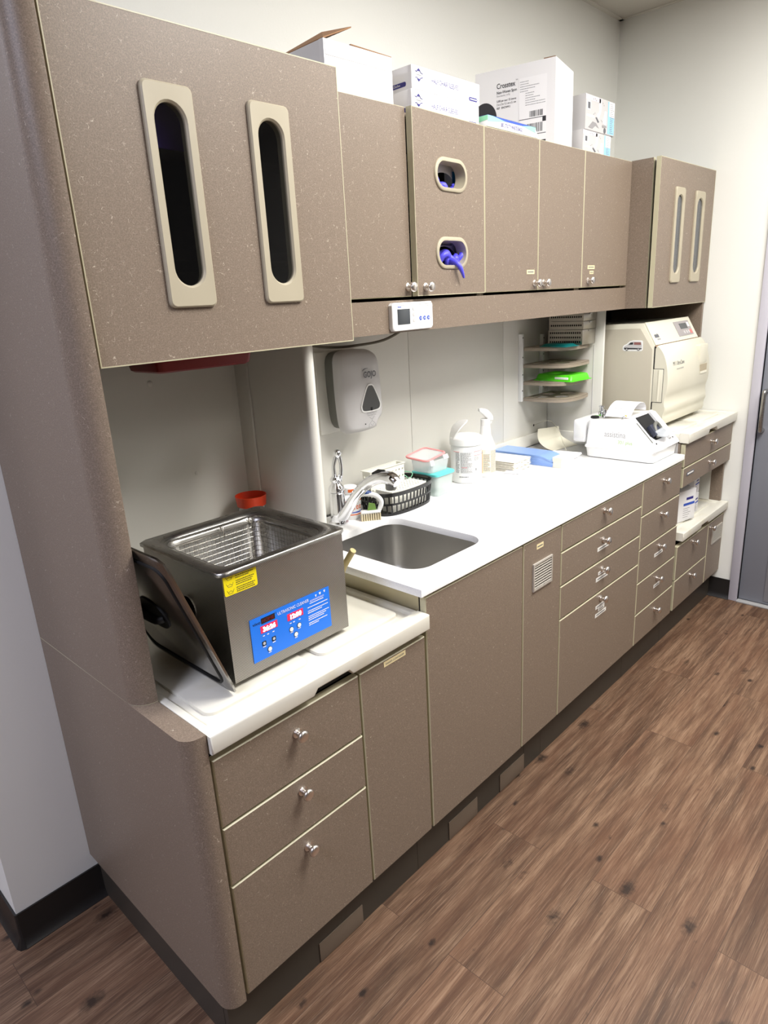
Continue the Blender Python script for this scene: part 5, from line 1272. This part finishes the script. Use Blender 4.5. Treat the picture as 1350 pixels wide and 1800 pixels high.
p.rect(L1, U_, Z, .225, .268, bh - .268, bh - .25, 0, .0002); p.text('up', L1 + U_ * .250 + Z * (bh - .262) + NX * .0005, U_, Z, .013, 1, 'LEFT', 1, .01)
p.build('print', ['dkprint', 'paper', 'ltprint'], t, local=True)
def picbox(label, x0, z0, h, w=.25):
    t = thing('picture_box', label, 'box', (x0, .362, z0), 0); obox(t, 0, w, 0, .22, .0006, h - .0004, 'greyl')
    p = MB(); O = Vector((0, -.0002, 0)); R_ = lambda a, b_, c_, d_, mi, e=0: p.rect(O + NY * e, X, Z, a * w, b_ * w, c_ * h, d_ * h, mi, .0003)
    R_(0, .74, .02, .98, 0); R_(.76, .985, .04, .97, 1); R_(.80, .985, .55, .97, 2, .0004)
    for k in range(16):
        z = .08 + k * .055; R_(.83, .83 + random.uniform(.08, .14), z, z + .016, 3, .0008)
    R_(.05, .17, .56, .82, 2, .0004); R_(.075, .15, .6, .78, 4, .0008); R_(.05, .30, .38, .44, 2, .0004); R_(0, .5, .84, .98, 5, .0004); R_(.45, .52, .6, .96, 2, .0004)
    P_ = lambda pts, mi, e=.0004: p.poly(O + NY * e, X, Z, [(a * w, b_ * h) for a, b_ in pts], mi, .0003)
    P_([(.10, .08), (.24, .27), (.36, .25), (.46, .12), (.34, .17), (.24, .06)], 6, .0008); P_([(.33, .40), (.37, .42), (.46, .30), (.42, .27)], 4, .0008); P_([(.36, .46), (.46, .62), (.50, .56), (.44, .40)], 2, .0008); P_([(.58, .30), (.64, .66), (.70, .66), (.70, .25)], 2, .0008)
    P_([(.56, .24), (.70, .26), (.72, .20), (.58, .17)], 6, .0012)
    p.lathe([(.010, .0004), (.0098, .001), (.0005, .0011)], (.66 * w, -.0002, .1 * h), 18, '-y', 4)
    for a, b_ in ((.24, .88), (.30, .9), (.33, .86), (.56, .85), (.6, .8), (.3, .5), (.26, .46), (.52, .35), (.55, .32)): R_(a, a + .014, b_, b_ + .03, 3, .0012)
    p.build('print', ['greyl', 'skyb', 'paper', 'ltprint', 'greyt', mat('pale_lilac', (206, 202, 208), .6), mat('chair_grey', (150, 148, 150), .6)], t, local=True)
picbox('lower of two stacked grey cartons printed with dental chairs near the wall corner', 2.086, TOPZ, .098, .235)
picbox('upper of two stacked grey cartons printed with dental chairs near the wall corner', 2.10, TOPZ + .0985, .122, .245)

# ------------------------------------------------------------------ small boxes on the open shelf
def smallbox(label, x, y, z, w, d, h, rz, dark=False):
    t = thing('small_carton', label, 'box', (x, y, z), math.radians(rz))
    MB().box(0, w, 0, d, .0006, h, .0008, fm={'+z': 1} if dark else None).build('carton', ['card', 'shelfb'], t, local=True)
    p = MB(); O = Vector((0, -.0002, 0)); p.rect(O, X, Z, w * .3, w * .95, h * .5, h * .58, 0); p.rect(O, X, Z, w * .45, w * .85, h * .68, h * .76, 1)
    O3 = Vector((-.0002, 0, 0))
    for k in range(6): p.rect(O3, -Y, Z, -d * .9, -d * (.2 + .1 * (k % 3)), h * (.2 + .11 * k), h * (.2 + .11 * k) + .0022, 2)
    for k in range(5): p.rect(O, X, Z, w * .3, w * (.6 + .07 * (k % 3)), h * (.12 + .07 * k), h * (.12 + .07 * k) + .002, 2)
    p.rect(O3, -Y, Z, -d * .8, -d * .2, h * .88, h * .94, 1)
    p.build('print', ['blueprint', 'navy', 'ltprint'], t, local=True)
SHZ = .5368
smallbox('tall white carton with blue print at the left of the open shelf', 2.555, .062, SHZ, .13, .09, .15, -14)
smallbox('small white carton with blue print, bottom of the pair on the open shelf', 2.715, .052, SHZ, .085, .10, .096, 3)
smallbox('small white carton with a dark top, upper of the pair on the open shelf', 2.722, .056, SHZ + .0968, .085, .10, .088, 3, True)
# ------------------------------------------------------------------ lights
def troffer(x, y, w, d, power, col, label):
    t = thing('ceiling_light', label, 'light', (x, y, H))
    f = MB(); f.plate([(x - w / 2, y - d / 2), (x + w / 2, y - d / 2), (x + w / 2, y + d / 2), (x - w / 2, y + d / 2)], [[(x - w / 2 + .02, y - d / 2 + .02), (x - w / 2 + .02, y + d / 2 - .02), (x + w / 2 - .02, y + d / 2 - .02), (x + w / 2 - .02, y - d / 2 + .02)]], 'z', H - .012, H - .001)
    f.build('frame', 'white', t)
    MB().box(x - w / 2 + .02, x + w / 2 - .02, y - d / 2 + .02, y + d / 2 - .02, H - .006, H - .002).build('diffuser', 'lampw', t)
    la = bpy.data.lights.new('lamp', 'AREA'); la.shape = 'RECTANGLE'; la.size = w - .06; la.size_y = d - .06; la.energy = power; la.color = col
    lo = bpy.data.objects.new('lamp', la); COL.objects.link(lo); lo.location = (x, y, H - .016)
warm = (1, .98, .948); cool = (.74, .78, 1)
troffer(2.25, -1.04, .58, 1.18, 36, warm, 'ceiling light panel above the aisle in front of the drawer cabinets')
troffer(1.08, -1.04, .58, 1.18, 62, warm, 'ceiling light panel above the aisle in front of the sink')
troffer(.75, -2.75, 1.18, .58, 6, warm, 'ceiling light panel in the middle of the room behind the viewer')
troffer(.4, -3.6, .58, .58, 4, warm, 'small square ceiling light panel at the back of the room')
troffer(-1.9, -.5, .58, 1.18, 64, cool, 'added unseen cool light panel left of the cabinets, standing in for daylight')  # unseen cool fixture added to give the cabinet sides daylight from the left
troffer(-1.7, 1.9, .58, 1.18, 18, cool, 'added unseen cool light panel at the end of the passage')  # another unseen cool fixture, added for the daylight from the hallway
w = bpy.data.worlds.new('World'); SC.world = w; w.use_nodes = True
w.node_tree.nodes['Background'].inputs[0].default_value = (.8, .85, 1, 1); w.node_tree.nodes['Background'].inputs[1].default_value = .15

# ------------------------------------------------------------------ camera
R = [[0.6841713008557534, -0.7273591915755764, -0.05346248699667665], [-0.25336128364473537, -0.1682980224098118, -0.9526194600168726], [0.6838988894823838, 0.6653002195125673, -0.29942933537195676]]
cd = bpy.data.cameras.new('camera'); co = bpy.data.objects.new('camera', cd); COL.objects.link(co)
cd.sensor_fit = 'VERTICAL'; cd.sensor_height = 36; cd.sensor_width = 27; cd.lens = 1180.5917 / 1800 * 36; cd.clip_start = .02
mx = Matrix(((R[0][0], -R[1][0], -R[2][0]), (R[0][1], -R[1][1], -R[2][1]), (R[0][2], -R[1][2], -R[2][2])))
co.matrix_world = Matrix.Translation((-0.54956554, -1.0331272, 1.61212294)) @ mx.to_4x4()
SC.camera = co
SC.view_settings.view_transform = 'Standard'; SC.view_settings.look = 'None'; SC.view_settings.gamma = 1; SC.view_settings.use_curve_mapping = False
SC.view_settings.exposure = .2
SC.cycles.use_denoising = True
SC.cycles.max_bounces = 8; SC.cycles.transparent_max_bounces = 12
# repeats share a group phrase
for stem_, phrase in (('base_cabinet', 'brown base cabinets along the wall'), ('wall_cabinet', 'brown wall cabinets above the sink worktop'), ('hutch_cabinet', 'deep upper cabinets at the two ends'), ('plinth', 'dark plinth boards under the base cabinets'), ('sleeve_box', 'half chair sleeve cartons on the cabinet top'), ('picture_box', 'printed cartons near the wall corner'), ('instrument_cassette', 'perforated cassettes stacked on the tray rack'), ('small_carton', 'small cartons on the open shelf'), ('food_container', 'plastic food containers beside the basket'), ('perforated_bin', 'white perforated bins in the black basket'), ('ceiling_light', 'ceiling light panels'), ('pouch_stack', 'stacks of sterilisation pouches'), ('cardboard_box', 'open white cartons on the cabinet top'), ('instrument_tray', 'tray lids on the tray rack'), ('handpiece_adapter', 'silver adapters on the white machine')):
    for o in list(SC.objects):
        if o.parent is None and o.name.split('.')[0] == stem_ and o.get('category'): o['group'] = phrase
